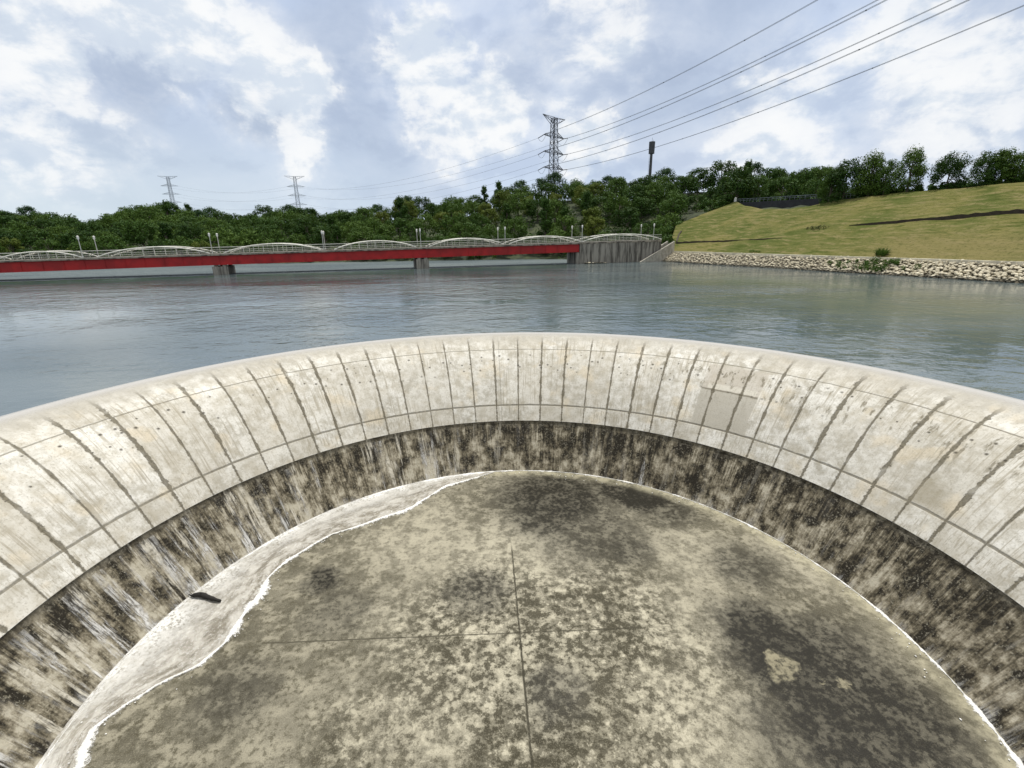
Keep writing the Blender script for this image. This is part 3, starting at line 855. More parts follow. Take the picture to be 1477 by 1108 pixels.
rs = link_mesh('riprap', sv, sf, mrock); tag(rs, 'pale riprap stones lining the far waterside foot of the grass bank', 'riprap', kind='stuff')
gv, gf = [], []
for i in range(60):
    for j, pe in enumerate((-3, 0, 3.75)):
        x, y = bank_xy(-17.5 + i * 2.2, pe); gv.append((x, y, pe / 1.7 - .12))
for i in range(59):
    for j in range(2):
        a = i * 3 + j; gf.append((a, a + 3, a + 4, a + 1))
bed = link_mesh('riprap_bed', gv, gf, simple('gravel_bed', (.09, .078, .052), .95, scale=3.)); tag(bed, None, None, kind='structure')

# drains across the grass
mdrain = simple('drain_shade_stone', (.045, .035, .024), .95, scale=2.)  # stone colour darkened to carry the shade of the upright drain faces
def drain(label, pts, hfun, nm='drain_wall'):
    mb = MB(); q_ = []
    for (a0, p0), (a1, p1) in zip(pts[:-1], pts[1:]):
        m_ = max(1, int(abs(a1 - a0) / .7))
        q_ += [(a0 + (a1 - a0) * i / m_, p0 + (p1 - p0) * i / m_) for i in range(m_)]
    pts = q_ + [pts[-1]]; hf0 = hfun
    def hfun(t): return max(.06, hf0(t) * (1 + .55 * mnoise.noise(Vector((t * 23., pts[0][0], 0))) + .5 * mnoise.noise(Vector((t * 71., 3, pts[0][0])))))
    for (a0, p0), (a1, p1), k in zip(pts[:-1], pts[1:], range(999)):
        z0, z1 = bank_z(a0, p0), bank_z(a1, p1); h0, h1 = hfun(k / (len(pts) - 1)), hfun((k + 1) / (len(pts) - 1))
        mb.beam(bank_xy(a0, p0), bank_xy(a1, p1), .35, z0 - .5, z0 + h0, (z1 - .5, z1 + h1))
    o = mb.build(nm, mdrain); return tag(o, label, 'drain')


drain('long dark drain edge running level across the grass at the right', [(23, 16.2)] + [(25 + 4 * i, 16.6 + 2.6 * min(1, i / 5.5) + .12 * math.sin(i * 1.7)) for i in range(14)], lambda t: .15 + .50 * min(1, t * 2.2))
drain('short dark drain edge low on the grass near the stairs', [(-16, 8.4), (-10, 8.9), (-4, 9.3), (3, 9.9), (9, 10.6), (13, 11.0)], lambda t: .32 - .2 * t)
drain('thin dark drain climbing diagonally on the grass above the stairs', [(-16.5, 9.), (-18.5, 11.), (-21., 13.5), (-22.5, 15.5)], lambda t: .2)

# retaining wall and fence in the hollow at the top of the bank
mdk = simple('dark_wall', (.030, .032, .035), .9, scale=.7)  # near-black grey over the whole wall
mrail = simple('grey_rail', (.20, .22, .25), .5, .2)
rw = thing('retaining_wall', 'dark retaining wall in the hollow at the top of the grass bank', 'wall')
mb = MB()
WL = [bank_xy(-23.2, 35.6), bank_xy(-14, 33.8), bank_xy(-4, 32.6), bank_xy(6, 32.2), bank_xy(12.5, 31.9)]
WZ = [15.0, 14.6, 14.3, 14.0, 13.6]
for i in range(4): mb.beam(WL[i], WL[i + 1], .4, 8.5, WZ[i], (8.5, WZ[i + 1]))
under(mb.build('wall', mdk), rw)
mb = MB(); mr = MB()
for i in range(4):
    a_, c_ = WL[i], WL[i + 1]
    for k in range(7):
        t = k / 7; p = a_ + (c_ - a_) * t; z = WZ[i] + (WZ[i + 1] - WZ[i]) * t
        mb.bar((p[0], p[1], z - .02), (p[0], p[1], z + .95), .07)
    for hz_ in (.9, .5):
        mr.bar((a_[0], a_[1], WZ[i] + hz_), (c_[0], c_[1], WZ[i + 1] + hz_), .10 if hz_ > .8 else .06)
fn = thing('fence', 'thin grey post and rail fence along the dark wall on the hilltop', 'fence')
under(mb.build('fence_posts', mrail), fn); under(mr.build('rails', mrail), fn)
p = bank_xy(-23.4, 34.9)
mb = MB(); mb.box((0, 0, .45), (.5, .5, 1.1)); mb.hexa([(-.3, -.3, 1.0), (.3, -.3, 1.0), (.3, .3, 1.0), (-.3, .3, 1.0), (-.05, -.05, 1.25), (.05, -.05, 1.25), (.05, .05, 1.25), (-.05, .05, 1.25)])
o = mb.build('marker_post', simple('white_post', (.72, .72, .68), .7)); o.location = (p[0], p[1], bank_z(0, 34.9) - .2); tag(o, 'small white marker post at the left end of the dark hilltop wall', 'post')

# ------------------------------------------------------------------ bridge
mred = simple('red_girder_paint', (.35, .007, .009), .6, scale=.5, var=.22)
mdeck, nt, b = new_mat('weathered_deck')
P = nt.coord(); n_ = nt.noise(P, .9, 6, .7)
nt.put(b.inputs['Base Color'], nt.mix(nt.map(n_, .42, .62), (.30, .27, .22), (.08, .07, .06))); nt.put(b.inputs['Roughness'], .85)
mkerb = simple('pale_kerb', (.46, .43, .37), .85, scale=1.5)
mwhite = simple('white_steel', (.72, .71, .64), .55, scale=2., var=.12)
mpier, nt, b = new_mat('pier_concrete')
P = nt.coord(); q1, q2, q3 = nt.xyz(P)
s_ = nt.noise(nt.comb(nt.mul(q1, 1.3), nt.mul(q2, 1.3), nt.mul(q3, .12)), 1., 5, .7)
nt.put(b.inputs['Base Color'], nt.mix(nt.map(s_, .40, .62), (.30, .285, .25), (.075, .07, .06))); nt.put(b.inputs['Roughness'], .9)

BA, BDv = np.array([-55.6, 92.0]), np.array([.953, .303])        # bridge line
BNv = np.array([-.303, .953])                                   # away from the camera
BW = 5.5


def b_xy(px, off=0.):
    k = (px - 738.5) / 715; s = (k * BA[1] - BA[0]) / (BDv[0] - k * BDv[1]); return s


def b_pt(s, off=0., z=0.):
    p = BA + BDv * s + BNv * off; return (p[0], p[1], z)


S313 = b_xy(313); S838 = b_xy(838)
def zr(s, lo, hi): return lo + (hi - lo) * (s - S313) / (S838 - S313)
def z_bot(s): return zr(s, 1.84, 2.72)
def z_red(s): return zr(s, 3.50, 4.45)
def z_deck(s): return zr(s, 3.90, 4.95)


bridge = thing('bridge', 'long red girder footbridge with white arched railings crossing the reservoir', 'bridge', b_pt(S313, 0, 0))
S_L, S_R = b_xy(-150), b_xy(839)
mb = MB(); N = 12
for i in range(N):
    s0, s1 = S_L + (S_R - S_L) * i / N, S_L + (S_R - S_L) * (i + 1) / N
    for off in (.45, BW - .45):
        mb.beam(b_pt(s0, off), b_pt(s1, off), .5, z_bot(s0), z_red(s0), (z_bot(s1), z_red(s1)))
        mb.beam(b_pt(s0, off - .3 if off < 2 else off + .3), b_pt(s1, off - .3 if off < 2 else off + .3), .12, z_bot(s0) - .06, z_bot(s0) + .05, (z_bot(s1) - .06, z_bot(s1) + .05))
    # web stiffeners
for i in range(int((S_R - S_L) / 3)):
    s0 = S_L + i * 3.; mb.beam(b_pt(s0, .17), b_pt(s0 + .05, .17), .08, z_bot(s0) + .06, z_red(s0) - .02)
under(mb.build('girder', mred), bridge)
S_E = b_xy(957)
mb = MB()
for i in range(16):
    s0, s1 = S_L + (S_E - S_L) * i / 16, S_L + (S_E - S_L) * (i + 1) / 16
    mb.hexa([b_pt(s0, -.15, z_red(s0) + .003), b_pt(s1, -.15, z_red(s1) + .003), b_pt(s1, BW + .15, z_red(s1) + .003), b_pt(s0, BW + .15, z_red(s0) + .003),
             b_pt(s0, -.15, z_deck(s0) - .16), b_pt(s1, -.15, z_deck(s1) - .16), b_pt(s1, BW + .15, z_deck(s1) - .16), b_pt(s0, BW + .15, z_deck(s0) - .16)])
under(mb.build('deck', mdeck), bridge)
for off in (-.02, BW + .02):
    mb = MB(); s0, s1 = S_L, S_E
    mb.beam(b_pt(s0, off), b_pt(s1, off), .3, z_deck(s0) - .157, z_deck(s0) - .05, (z_deck(s1) - .157, z_deck(s1) - .05))
    under(mb.build('kerb', mkerb), bridge)
for px, wd in ((313, 2.6), (610, 2.6)):
    s0 = b_xy(px); mb = MB()
    mb.hexa([b_pt(s0 - wd / 2, -.2, -3), b_pt(s0 + wd / 2, -.2, -3), b_pt(s0 + wd / 2, BW + .2, -3), b_pt(s0 - wd / 2, BW + .2, -3),
             b_pt(s0 - wd / 2, -.2, z_bot(s0) - .35), b_pt(s0 + wd / 2, -.2, z_bot(s0) - .35), b_pt(s0 + wd / 2, BW + .2, z_bot(s0) - .35), b_pt(s0 - wd / 2, BW + .2, z_bot(s0) - .35)])
    for off in (.5, BW - .5):
        for ds in (-.7, .7):
            mb.hexa([b_pt(s0 + ds + e, off + f, z) for z in (z_bot(s0) - .35, z_bot(s0) - .05) for e, f in ((-.3, -.3), (.3, -.3), (.3, .3), (-.3, .3))])
    under(mb.build('pier', mpier), bridge)
arches = [(-170, -20), (-12, 116), (137, 302), (322, 464), (483, 602), (621, 729), (737, 841), (843, 957)]
mlamp = simple('lamp_pole_paint', (.55, .55, .52), .5, var=.1)
mglobe, nt, b = new_mat('lamp_globe'); nt.put(b.inputs['Base Color'], nt.mix(nt.map(nt.noise(nt.coord(), 3.), .3, .7), (.72, .73, .70), (.82, .83, .80))); nt.put(b.inputs['Roughness'], .25)
for (x0, x1) in arches:
    s0, s1 = b_xy(x0), b_xy(x1)
    for off in (.0, BW):
        mb = MB(); N = 20; top = []
        Hh = min(1.45, .10 * (s1 - s0))
        for i in range(N + 1):
            t = i / N; s = s0 + (s1 - s0) * t; h = Hh * (1 - (2 * t - 1) ** 2) ** .88; top.append(b_pt(s, off, z_deck(s) + h))
        mb.tube(top, .10, 6)
        for i in range(2, N - 1, 2):
            s = s0 + (s1 - s0) * i / N
            mb.bar(b_pt(s, off, z_deck(s)), top[i], .055)
        under(mb.build('arch_rail', mwhite), bridge)
for off in (.12, BW - .12):
    mb = MB(); mr = MB()
    n_ = int((S_E - S_L) / 1.5)
    for i in range(n_ + 1):
        s = S_L + (S_E - S_L) * i / n_; mr.bar(b_pt(s, off, z_deck(s)), b_pt(s, off, z_deck(s) + 1.05), .05)
    for h, w_ in ((1.08, .075), (.6, .04), (.25, .04)):
        mb.bar(b_pt(S_L, off, z_deck(S_L) + h), b_pt(S_E, off, z_deck(S_E) + h), w_)
    for i in range(n_ * 4):
        s = S_L + (S_E - S_L) * (i + .5) / (n_ * 4); mr.bar(b_pt(s, off, z_deck(s) + .1), b_pt(s, off, z_deck(s) + 1.0), .028)
    hr = under(mb.build('handrail', mwhite), bridge)
    under(mr.build('balusters', simple('grey_balusters', (.09, .095, .09), .7)), bridge)

# lamps
lv, lf = lathe([(.11, 0), (.11, .18), (.06, .24), (.055, 2.9), (.09, 2.93), (.09, 3.0)], 8)
me_pole = bpy.data.meshes.new('lamp_pole'); me_pole.from_pydata(lv, [], lf); me_pole.materials.append(mlamp)
lv, lf = lathe([(.08, 3.0), (.13, 3.1), (.18, 3.22), (.17, 3.36), (.12, 3.5)], 12)
me_gl = bpy.data.meshes.new('lamp_globe'); me_gl.from_pydata(lv, [], lf); me_gl.materials.append(mglobe)
lv, lf = lathe([(.2, 3.5), (.22, 3.54), (.05, 3.66), (.02, 3.76)], 10)
me_cap = bpy.data.meshes.new('lamp_cap'); me_cap.from_pydata(lv, [], lf); me_cap.materials.append(mlamp)
where = ['at the far left end of the red bridge', 'above the left pier of the red bridge', 'between the two piers of the red bridge', 'above the right pier of the red bridge', 'right of the right pier of the red bridge',
         'where the red girder ends at the concrete abutment', 'at the right bridge end by the stairs']
for px, wh in zip((117, 306, 468, 609, 731, 842, 945), where):
    s = b_xy(px)
    for off, sd_ in ((-.05, 'near'), (BW + .05, 'far')):
        t = thing('street_lamp', 'white globe lamp on the %s railing %s' % (sd_, wh), 'street lamp', b_pt(s, off, z_deck(s) - .002), 0, 'globe lamps along the bridge')
        for nm, me in (('lamp_pole', me_pole), ('lamp_globe', me_gl), ('lamp_cap', me_cap)):
            o = bpy.data.objects.new(nm, me); C.objects.link(o); o.parent = t

# abutment: long stained concrete wall at the right end
s0, s1 = S_R + .15, S_E
mb = MB(); mb.beam(b_pt(s0, BW / 2), b_pt(s1, BW / 2), BW + .1, -3, z_red(s0), (-3, z_red(s1)))
mb.beam(b_pt(s0 - .9, BW / 2), b_pt(s0 - .003, BW / 2), BW - .4, -3, z_bot(s0) - .15)
ab = mb.build('abutment_wall', mpier); tag(ab, 'tall streaked concrete abutment wall under the right end of the bridge', 'wall')
# broken pale rubble at its foot
for i in range(9):
    s = s0 + 1.2 + i * .6 + random.uniform(-.2, .2); o = bpy.data.objects.new('rubble_stone', rmesh[i % 6]); C.objects.link(o); x, y, _z = b_pt(s, -.9 + random.uniform(-.3, .3))
    o.location = (x, y, .1); o.scale = (random.uniform(.3, .5),) * 3; o.rotation_euler = (0, 0, random.uniform(0, 6))
    tag(o, 'pale stone at the waterline below the abutment wall', 'stone', 'stones at the foot of the abutment')

# stairs from the water up to the bank
stt = thing('concrete_stairs', 'pale concrete stairs climbing from the water to the grass bank beside the abutment', 'stairs')
pa, pb = np.array([30.6, 118.4]), np.array([40.4, 124.2]); za, zb = -.3, 4.35
dv = (pb - pa) / np.linalg.norm(pb - pa); nv = np.array([-dv[1], dv[0]])
mst = simple('stair_concrete', (.36, .34, .29), .85, scale=1.2)
mb = MB(); N = 26
for i in range(N):
    a0, a1 = pa + (pb - pa) * i / N, pa + (pb - pa) * (i + 1) / N
    mb.beam(a0, a1, 1.8, -1.5, za + (zb - za) * (i + .5) / N)
under(mb.build('steps', simple('stair_tread', (.25, .24, .2), .9)), stt)
for sg in (-1, 1):
    mb = MB(); mb.beam(pa + nv * sg * 1.08, pb + nv * sg * 1.08, .34, za - 1.5, za + .42, (zb - 4, zb + .42)); under(mb.build('side_wall', mst), stt)

# ------------------------------------------------------------------ pylons
mst_ = simple('galvanised_steel', (.10, .11, .13), .6, .3, scale=.4)
mst_far = simple('hazed_steel_far', (.30, .34, .40), .6, .3, scale=.4)  # paler, bluer steel: distance haze put into the colour
mins = simple('insulator_glass', (.05, .05, .06), .4)


def pylon(label, loc, rz, zs, half_w, ztop, base_w, top_w, mat, thick):
    """lattice tower; local z: base 0, cross-arms at zs, T-shaped earth-wire arm on top; arms along local x"""
    t = thing('transmission_tower', label, 'pylon', loc, rz, 'lattice pylons of the power line')
    waist = zs[2] - 3.
    def wz(z):
        if z < waist: return base_w + (top_w * 1.5 - base_w) * z / waist
        return top_w * 1.5 + (top_w - top_w * 1.5) * (z - waist) / (ztop - waist)
    levels = [0.]
    while levels[-1] < ztop - 1.2: levels.append(min(ztop, levels[-1] + max(1.9, wz(levels[-1]) * .95)))
    levels[-1] = ztop
    mb = MB()
    cs = ((-1, -1), (1, -1), (1, 1), (-1, 1))
    for l0, l1 in zip(levels[:-1], levels[1:]):
        a, c = wz(l0) / 2, wz(l1) / 2
        for k in range(4):
            p, q = cs[k], cs[(k + 1) % 4]
            mb.bar((p[0] * a, p[1] * a, l0), (p[0] * c, p[1] * c, l1), thick * 1.35)
            mb.bar((p[0] * a, p[1] * a, l0), (q[0] * c, q[1] * c, l1), thick * .75)
            mb.bar((q[0] * a, q[1] * a, l0), (p[0] * c, p[1] * c, l1), thick * .75)
            mb.bar((p[0] * c, p[1] * c, l1), (q[0] * c, q[1] * c, l1), thick * .7)
    o = mb.build('lattice_body', mat); o.parent = t
    for z in zs:
        mb = MB(); h = 2.0
        for sy in (-1, 1): mb.bar((-wz(z) / 2, sy * wz(z) / 2, z), (wz(z) / 2, sy * wz(z) / 2, z), thick)
        for sx in (-1, 1):
            a = wz(z) / 2; a2 = wz(z + h) / 2; tip = (sx * half_w, 0, z)
            for sy in (-1, 1):
                mb.bar((sx * a, sy * a, z), tip, thick * 1.1); mb.bar((sx * a2, sy * a2, z + h), tip, thick)
            for k in (1, 2, 3):
                f = k / 4; x = a + (half_w - a) * f
                for sy in (-1, 1):
                    mb.bar((sx * x, sy * a * (1 - f), z), (sx * (a2 + (half_w - a2) * (f - .2)), sy * a2 * (1.2 - f), z + h * (1.2 - f)), thick * .7)
                mb.bar((sx * x, -a * (1 - f), z), (sx * x, a * (1 - f), z), thick * .6)
        o = mb.build('cross_arm', mat); o.parent = t
    mb = MB(); a = top_w / 2; hw = half_w * 1.12
    for sx in (-1, 1):
        for sy in (-1, 1):
            mb.bar((sx * a, sy * a, ztop), (sx * hw, 0, ztop + .5), thick); mb.bar((sx * a, sy * a, ztop - 3.), (sx * hw, 0, ztop + .5), thick)
        for k in (1, 2, 3):
            f = k / 4; x = a + (hw - a) * f; mb.bar((sx * x, 0, ztop + .5 * f), (sx * (a + (hw - a) * (f - .18)), 0, ztop - 3 * (1 - f + .05)), thick * .7)
    o = mb.build('earth_wire_arm', mat); o.parent = t
    return t


# main tower, solved against its conductors
X1, Y1 = 23.985, 280.; ZL = (57.09, 49.18, 41.53); HALF = 9.04; PHI = .802
X0, Y0, DZ, SAG = 119.7, 59.0, 16.5, 6.53
tb = 20.
ARM = 8.3
T1 = pylon('tall dark lattice pylon rising behind the wooded hill at the centre', (X1, Y1, tb), PHI, [z - tb for z in ZL], ARM, 66. - tb, 8.5, 2.4, mst_, .19)
# conductors
mwire = simple('conductor', (.22, .24, .27), .5, .3)
adir = np.array([math.cos(PHI), math.sin(PHI)])
n_side = {-1: 'left', 1: 'right'}; n_lev = ('top', 'middle', 'lowest')
d_near = np.array([X0 - X1, Y0 - Y1]); d_near /= np.linalg.norm(d_near)
P2 = np.array([-229.9, 550.]); Z2 = 71.
P3 = np.array([-398.4, 600.]); Z3 = 78.5
SC2 = .93
zs2 = [Z2 - 10.2, Z2 - 19.2, Z2 - 28.2]
a12 = P2 - np.array([X1, Y1]); a12 /= np.linalg.norm(a12)
PH2 = .25
a23 = (P3 - P2) / np.linalg.norm(P3 - P2)


def insul(t, p_tip, p_end):
    pts = [Vector(p_tip).lerp(Vector(p_end), i / 12) for i in range(13)]
    mb = MB(); mb.tube(pts, [.26 if i % 2 else .12 for i in range(13)], 6)
    o = under(mb.build('insulator_string', mins), t)


def cable(label, A, B, sag, T0, T1_, rad, gap, n=60, spacers=0, group='power cables'):
    A, B = Vector(A), Vector(B); mb = MB(); d = (B - A); d.z = 0; d.normalize(); s = Vector((d.y, -d.x, 0)) * gap / 2
    pts = []
    for i in range(n + 1):
        t = T0 + (T1_ - T0) * i / n; p = A.lerp(B, t); p.z -= 4 * sag * t * (1 - t); pts.append(p)
    for sg in ((-1, 1) if gap else (0,)):
        mb.tube([p + s * sg for p in pts], rad, 4)
    o = mb.build('power_cable', mwire); tag(o, label, 'power cable', group)
    if spacers:
        for k in range(spacers):
            t = T0 + (T1_ - T0) * (k + .6) / spacers; p = A.lerp(B, t); p.z -= 4 * sag * t * (1 - t)
            mb = MB(); mb.bar(p - s * 1.15, p + s * 1.15, .13); mb.box(p, (.22, .22, .22)); q = mb.build('spacer', mst_); q.parent = o
    return pts


bpy.context.view_layer.update()
ends = {}
for sg in (-1, 1):
    for i in range(3):
        tip = np.array([X1, Y1]) + adir * HALF * sg; arm = np.array([X1, Y1]) + adir * ARM * sg
        A = (tip[0], tip[1], ZL[i]); B = (X0 + adir[0] * HALF * sg, Y0 + adir[1] * HALF * sg, ZL[i] + DZ)
        pts = cable('twin power cable from the %s %s arm of the central pylon over the right bank' % (n_lev[i], n_side[sg]), A, B, SAG, .016, 1.0, .05, .42, 70, 7)
        insul(T1, (arm[0], arm[1], ZL[i]), pts[0])
        # left-going span to the second pylon
        ar2 = np.array([math.cos(PH2), math.sin(PH2)])
        e2 = P2 + ar2 * 9. * sg; st = arm + a12 * 4.2
        A2 = (st[0], st[1], ZL[i] - 1.1)
        cable('thin power cable from the %s %s arm of the central pylon to the far pylon' % (n_lev[i], n_side[sg]), A2, (e2[0], e2[1], zs2[i]), 11., 0, 1, .055, 0, 50)
        insul(T1, (arm[0], arm[1], ZL[i]), A2)
        mb = MB(); q0, q1 = Vector(A2), Vector(pts[0]); jp = [q0.lerp(q1, t / 10) + Vector((0, 0, -2.6 * math.sin(math.pi * t / 10))) for t in range(11)]
        mb.tube(jp, .07, 4); under(mb.build('jumper_loop', mwire), T1)
        e3 = P3 + np.array([math.cos(PH2), math.sin(PH2)]) * 9. * sg
        cable('faint power cable between the two far pylons on their %s %s arms' % (n_lev[i], n_side[sg]), (e2[0], e2[1], zs2[i]), (e3[0], e3[1], zs2[i] + Z3 - Z2), 7., 0, 1, .05, 0, 40)
zg = 22.
pylon('pale distant lattice pylon behind the trees left of the centre', (P2[0], P2[1], zg), PH2, [z - zg for z in zs2], 9.2, Z2 - zg, 9., 2.4, mst_far, .17)
pylon('pale distant lattice pylon at the far left behind the trees', (P3[0], P3[1], zg), PH2, [z + Z3 - Z2 - zg for z in zs2], 9.2, Z3 - zg, 9., 2.4, mst_far, .17)

# ------------------------------------------------------------------ telecom mast
tm = thing('telecom_mast', 'dark telecom mast with a drum shaped head standing above the trees', 'mast', (55.5, 203., 12.))
zt = at_y(941, 204, 203.)[2] - 12.
mm = simple('mast_steel', (.045, .05, .06), .5)
v, f = lathe([(.75, 0), (.6, zt * .5), (.5, zt - 4.4)], 14); o = link_mesh('pole', v, f, mm, smooth=False); o.parent = tm
v, f = lathe([(.55, zt - 4.5), (1.1, zt - 4.4), (1.15, zt - .35), (1.15, zt - .15), (.5, zt)], 18); o = link_mesh('antenna_drum', v, f, mm); o.parent = tm
mb = MB(); mb.tube([(0, 0, zt), (0, 0, zt + 1.3)], .05, 5); mb.tube([(.5, 0, zt - .1), (.5, 0, zt + .6)], .04, 5); o = mb.build('lightning_rod', mm); o.parent = tm
mb = MB()
for k in range(14): mb.box((-.72, 0, zt * .55 + k * .55), (.3, .08, .06))
mb.bar((-.86, 0, zt * .5), (-.80, 0, zt - 4.6), .05)
o = mb.build('ladder', mm); o.parent = tm

# ------------------------------------------------------------------ trees
def leaf_mat(name, c0, c1, trans=.25):
    m, nt, b = new_mat(name)
    oi = nt.node('ShaderNodeObjectInfo').outputs['Random']; geo = nt.node('ShaderNodeNewGeometry')
    k = nt.add(nt.mul(oi, .6), nt.mul(geo.outputs['Random Per Island'], .4))
    n_ = nt.noise(nt.coord(), .55, 3, .6)
    col = nt.mix(nt.math('MULTIPLY_ADD', nt.sub(n_, .5), .9, k, clamp=True), c0, c1)
    nt.put(b.inputs['Base Color'], col); nt.put(b.inputs['Roughness'], .6); nt.put(b.inputs['Specular IOR Level'], .12)
    tr = nt.node('ShaderNodeBsdfTranslucent'); nt.put(tr.inputs[0], nt.mix(.5, col, (.12, .17, .03)))
    mx = nt.node('ShaderNodeMixShader'); nt.put(mx.inputs[0], trans); nt.l.new(b.outputs[0], mx.inputs[1]); nt.l.new(tr.outputs[0], mx.inputs[2])
    out = [x for x in nt.n if x.type == 'OUTPUT_MATERIAL'][0]; nt.l.new(mx.outputs[0], out.inputs[0])
    return m


lm_dark = leaf_mat('leaf_dark', (.014, .042, .007), (.046, .098, .015), .18)
lm_mid = leaf_mat('leaf_mid', (.028, .072, .010), (.085, .145, .024), .2)
lm_olive = leaf_mat('leaf_olive', (.060, .095, .012), (.14, .172, .03), .22)
lm_blue = leaf_mat('leaf_bluish', (.022, .060, .026), (.056, .10, .042), .18)
mtrunk = simple('tree_bark', (.10, .085, .065), .9, scale=3.)


def leaves(clumps, size, rg, squash=.8, upb=.5):
    """clumps: (centre, radius, count). Small leaf-spray faces spread over each clump's shell."""
    V = []; Fc = []
    for c, r, n in clumps:
        c = np.array(c)
        d = rg.normal(size=(n, 3)); d /= np.linalg.norm(d, axis=1)[:, None]
        rad = r * (.45 + .6 * rg.random(n) ** .6)
        p = c + d * rad[:, None] * np.array([1, 1, squash])
        nrm = d * 1.2 + rg.normal(size=(n, 3)) * .45 + np.array([0, 0, upb]); nrm /= np.linalg.norm(nrm, axis=1)[:, None]
        ax = np.cross(nrm, rg.normal(size=(n, 3))); ax /= np.linalg.norm(ax, axis=1)[:, None] + 1e-9
        bx = np.cross(nrm, ax); s = size * (.6 + .8 * rg.random(n))
        for i in range(n):
            b0 = len(V); a, bq, si = ax[i], bx[i], s[i]
            V += [p[i] - a * si, p[i] - bq * si * .42 + a * si * .1, p[i] + a * si * 1.05 - nrm[i] * si * .18, p[i] + bq * si * .45 + a * si * .05]
            Fc.append((b0, b0 + 1, b0 + 2, b0 + 3))
    return V, Fc


def crown_clumps(kind, seed, H, W, ncl, per):
    rg = np.random.default_rng(seed); cl = []
    for i in range(ncl):
        u = rg.random(); th = rg.random() * 6.283
        if kind == 'round':
            z = H * (.28 + .64 * u); prof_ = math.sqrt(max(.03, 1 - ((u - .42) / .62) ** 2))
        elif kind == 'low':
            z = H * (.06 + .84 * u); prof_ = math.sqrt(max(.06, 1 - ((u - .36) / .68) ** 2))
        elif kind == 'tall':
            z = H * (.15 + .8 * u); prof_ = max(.12, (1 - u) ** .7 * (.55 + .6 * math.sin(2.2 * u + .5)))
        elif kind == 'flat':
            z = H * (.45 + .45 * u); prof_ = math.sqrt(max(.05, 1 - ((u - .3) / .72) ** 2))
        elif kind == 'fan':
            z = H * (.12 + .8 * u); prof_ = .45 + .55 * math.sin(math.pi * min(1, u * .9 + .1))
        else:
            z = H * (.2 + .72 * u); prof_ = .8
        rr_ = W * .5 * prof_ * (.45 + .55 * rg.random() ** .5) * (1 + .25 * math.sin(th * 3 + seed))
        rad = W * (.13 + .11 * rg.random())
        cl.append(((rr_ * math.cos(th), rr_ * math.sin(th), z), rad, per))
    return cl, rg


def make_tree(kind, seed, H, W, ncl, per, size, mat):
    cl, rg = crown_clumps(kind, seed, H, W, ncl, per)
    V, Fc = leaves(cl, size, rg)
    me = bpy.data.meshes.new('crown'); me.from_pydata([tuple(v) for v in V], [], Fc); me.materials.append(mat)
    mb = MB(); mb.tube([(0, 0, -.6), (.06 * W * .2, 0, H * .25), (-.03 * W * .2, .05, H * .5), (0, 0, H * .85)], [.032 * H, .026 * H, .018 * H, .006 * H], 7)
    for i in range(7):
        c = cl[int(rg.integers(len(cl)))][0]; z0 = H * (.2 + .4 * rg.random()); mb.tube([(0, 0, z0), (c[0] * .5, c[1] * .5, (z0 + c[2]) / 2 + .2), tuple(c)], [.013 * H, .009 * H, .004 * H], 5)
    mt = bpy.data.meshes.new('trunk'); mt.from_pydata([tuple(v) for v in mb.v], [], mb.f); mt.materials.append(mtrunk)
    return me, mt


protos = [('dark', make_tree('round', 1, 9, 8.6, 30, 74, .36, lm_dark)), ('dark', make_tree('round', 2, 10.5, 9.5, 34, 74, .38, lm_dark)), ('mid', make_tree('round', 3, 8.5, 8.8, 30, 72, .36, lm_mid)),
          ('mid', make_tree('fan', 4, 9.5, 7.6, 34, 66, .34, lm_mid)), ('olive', make_tree('fan', 5, 9., 7., 32, 64, .34, lm_olive)), ('blue', make_tree('flat', 6, 11, 9., 26, 62, .34, lm_blue)),
          ('dark', make_tree('tall', 7, 11.5, 6., 34, 66, .34, lm_dark)), ('mid', make_tree('flat', 8, 10, 9., 30, 66, .34, lm_mid))]
desc = {'dark': 'dense dark green broadleaf tree', 'mid': 'mid green bushy tree', 'olive': 'yellow green feathery tree', 'blue': 'loose grey green tree'}


def place_tree(me, mt, loc, rz, sc, label, group, sz=None):
    t = thing('tree', label, 'tree', loc, rz, group)
    for nm, m in (('crown', me), ('trunk', mt)):
        o = bpy.data.objects.new(nm, m); C.objects.link(o); o.parent = t
    t.scale = (sc, sc, (sz or sc)); return t


def region(xp):
    if xp < 140: return 'on the wooded hill at the far left'
    if xp < 320: return 'on the wooded hill behind the left part of the bridge'
    if xp < 480: return 'on the wooded hill below the two small pylons'
    if xp < 620: return 'on the wooded slope behind the middle of the bridge'
    if xp < 760: return 'on the wooded slope left of the tall pylon'
    if xp < 860: return 'on the wooded slope below the tall pylon'
    if xp < 985: return 'on the wooded hill below the telecom mast'
    return 'in the wood behind the left end of the grass bank'


placed = []; cnt = 0
def try_place(xp, t, sc, pick, mind):
    global cnt
    Y = shore_Y(xp) + 3 + (ridge_Y(xp) - shore_Y(xp) - 3) * t; X = (xp - 738.5) / 715 * Y
    for (a, c, m) in placed:
        if (a - X) ** 2 + (c - Y) ** 2 < (mind * .5 + m * .5) ** 2: return False
    rel = np.array([X, Y]) - TOE; al, pe = rel @ BD, rel @ BN
    if xp > 960 and pe < 36.5 and al > -31: return False
    if xp > 985 and pe < 38.5: return False
    kd, (me, mt) = protos[pick]
    z = hill(X, Y) - .5
    place_tree(me, mt, (X, Y, z), random.uniform(0, 6.28), sc, desc[kd] + ' ' + region(xp), 'trees of the wood behind the reservoir', sc * random.uniform(.9, 1.15))
    placed.append((X, Y, mind)); cnt += 1
    return True


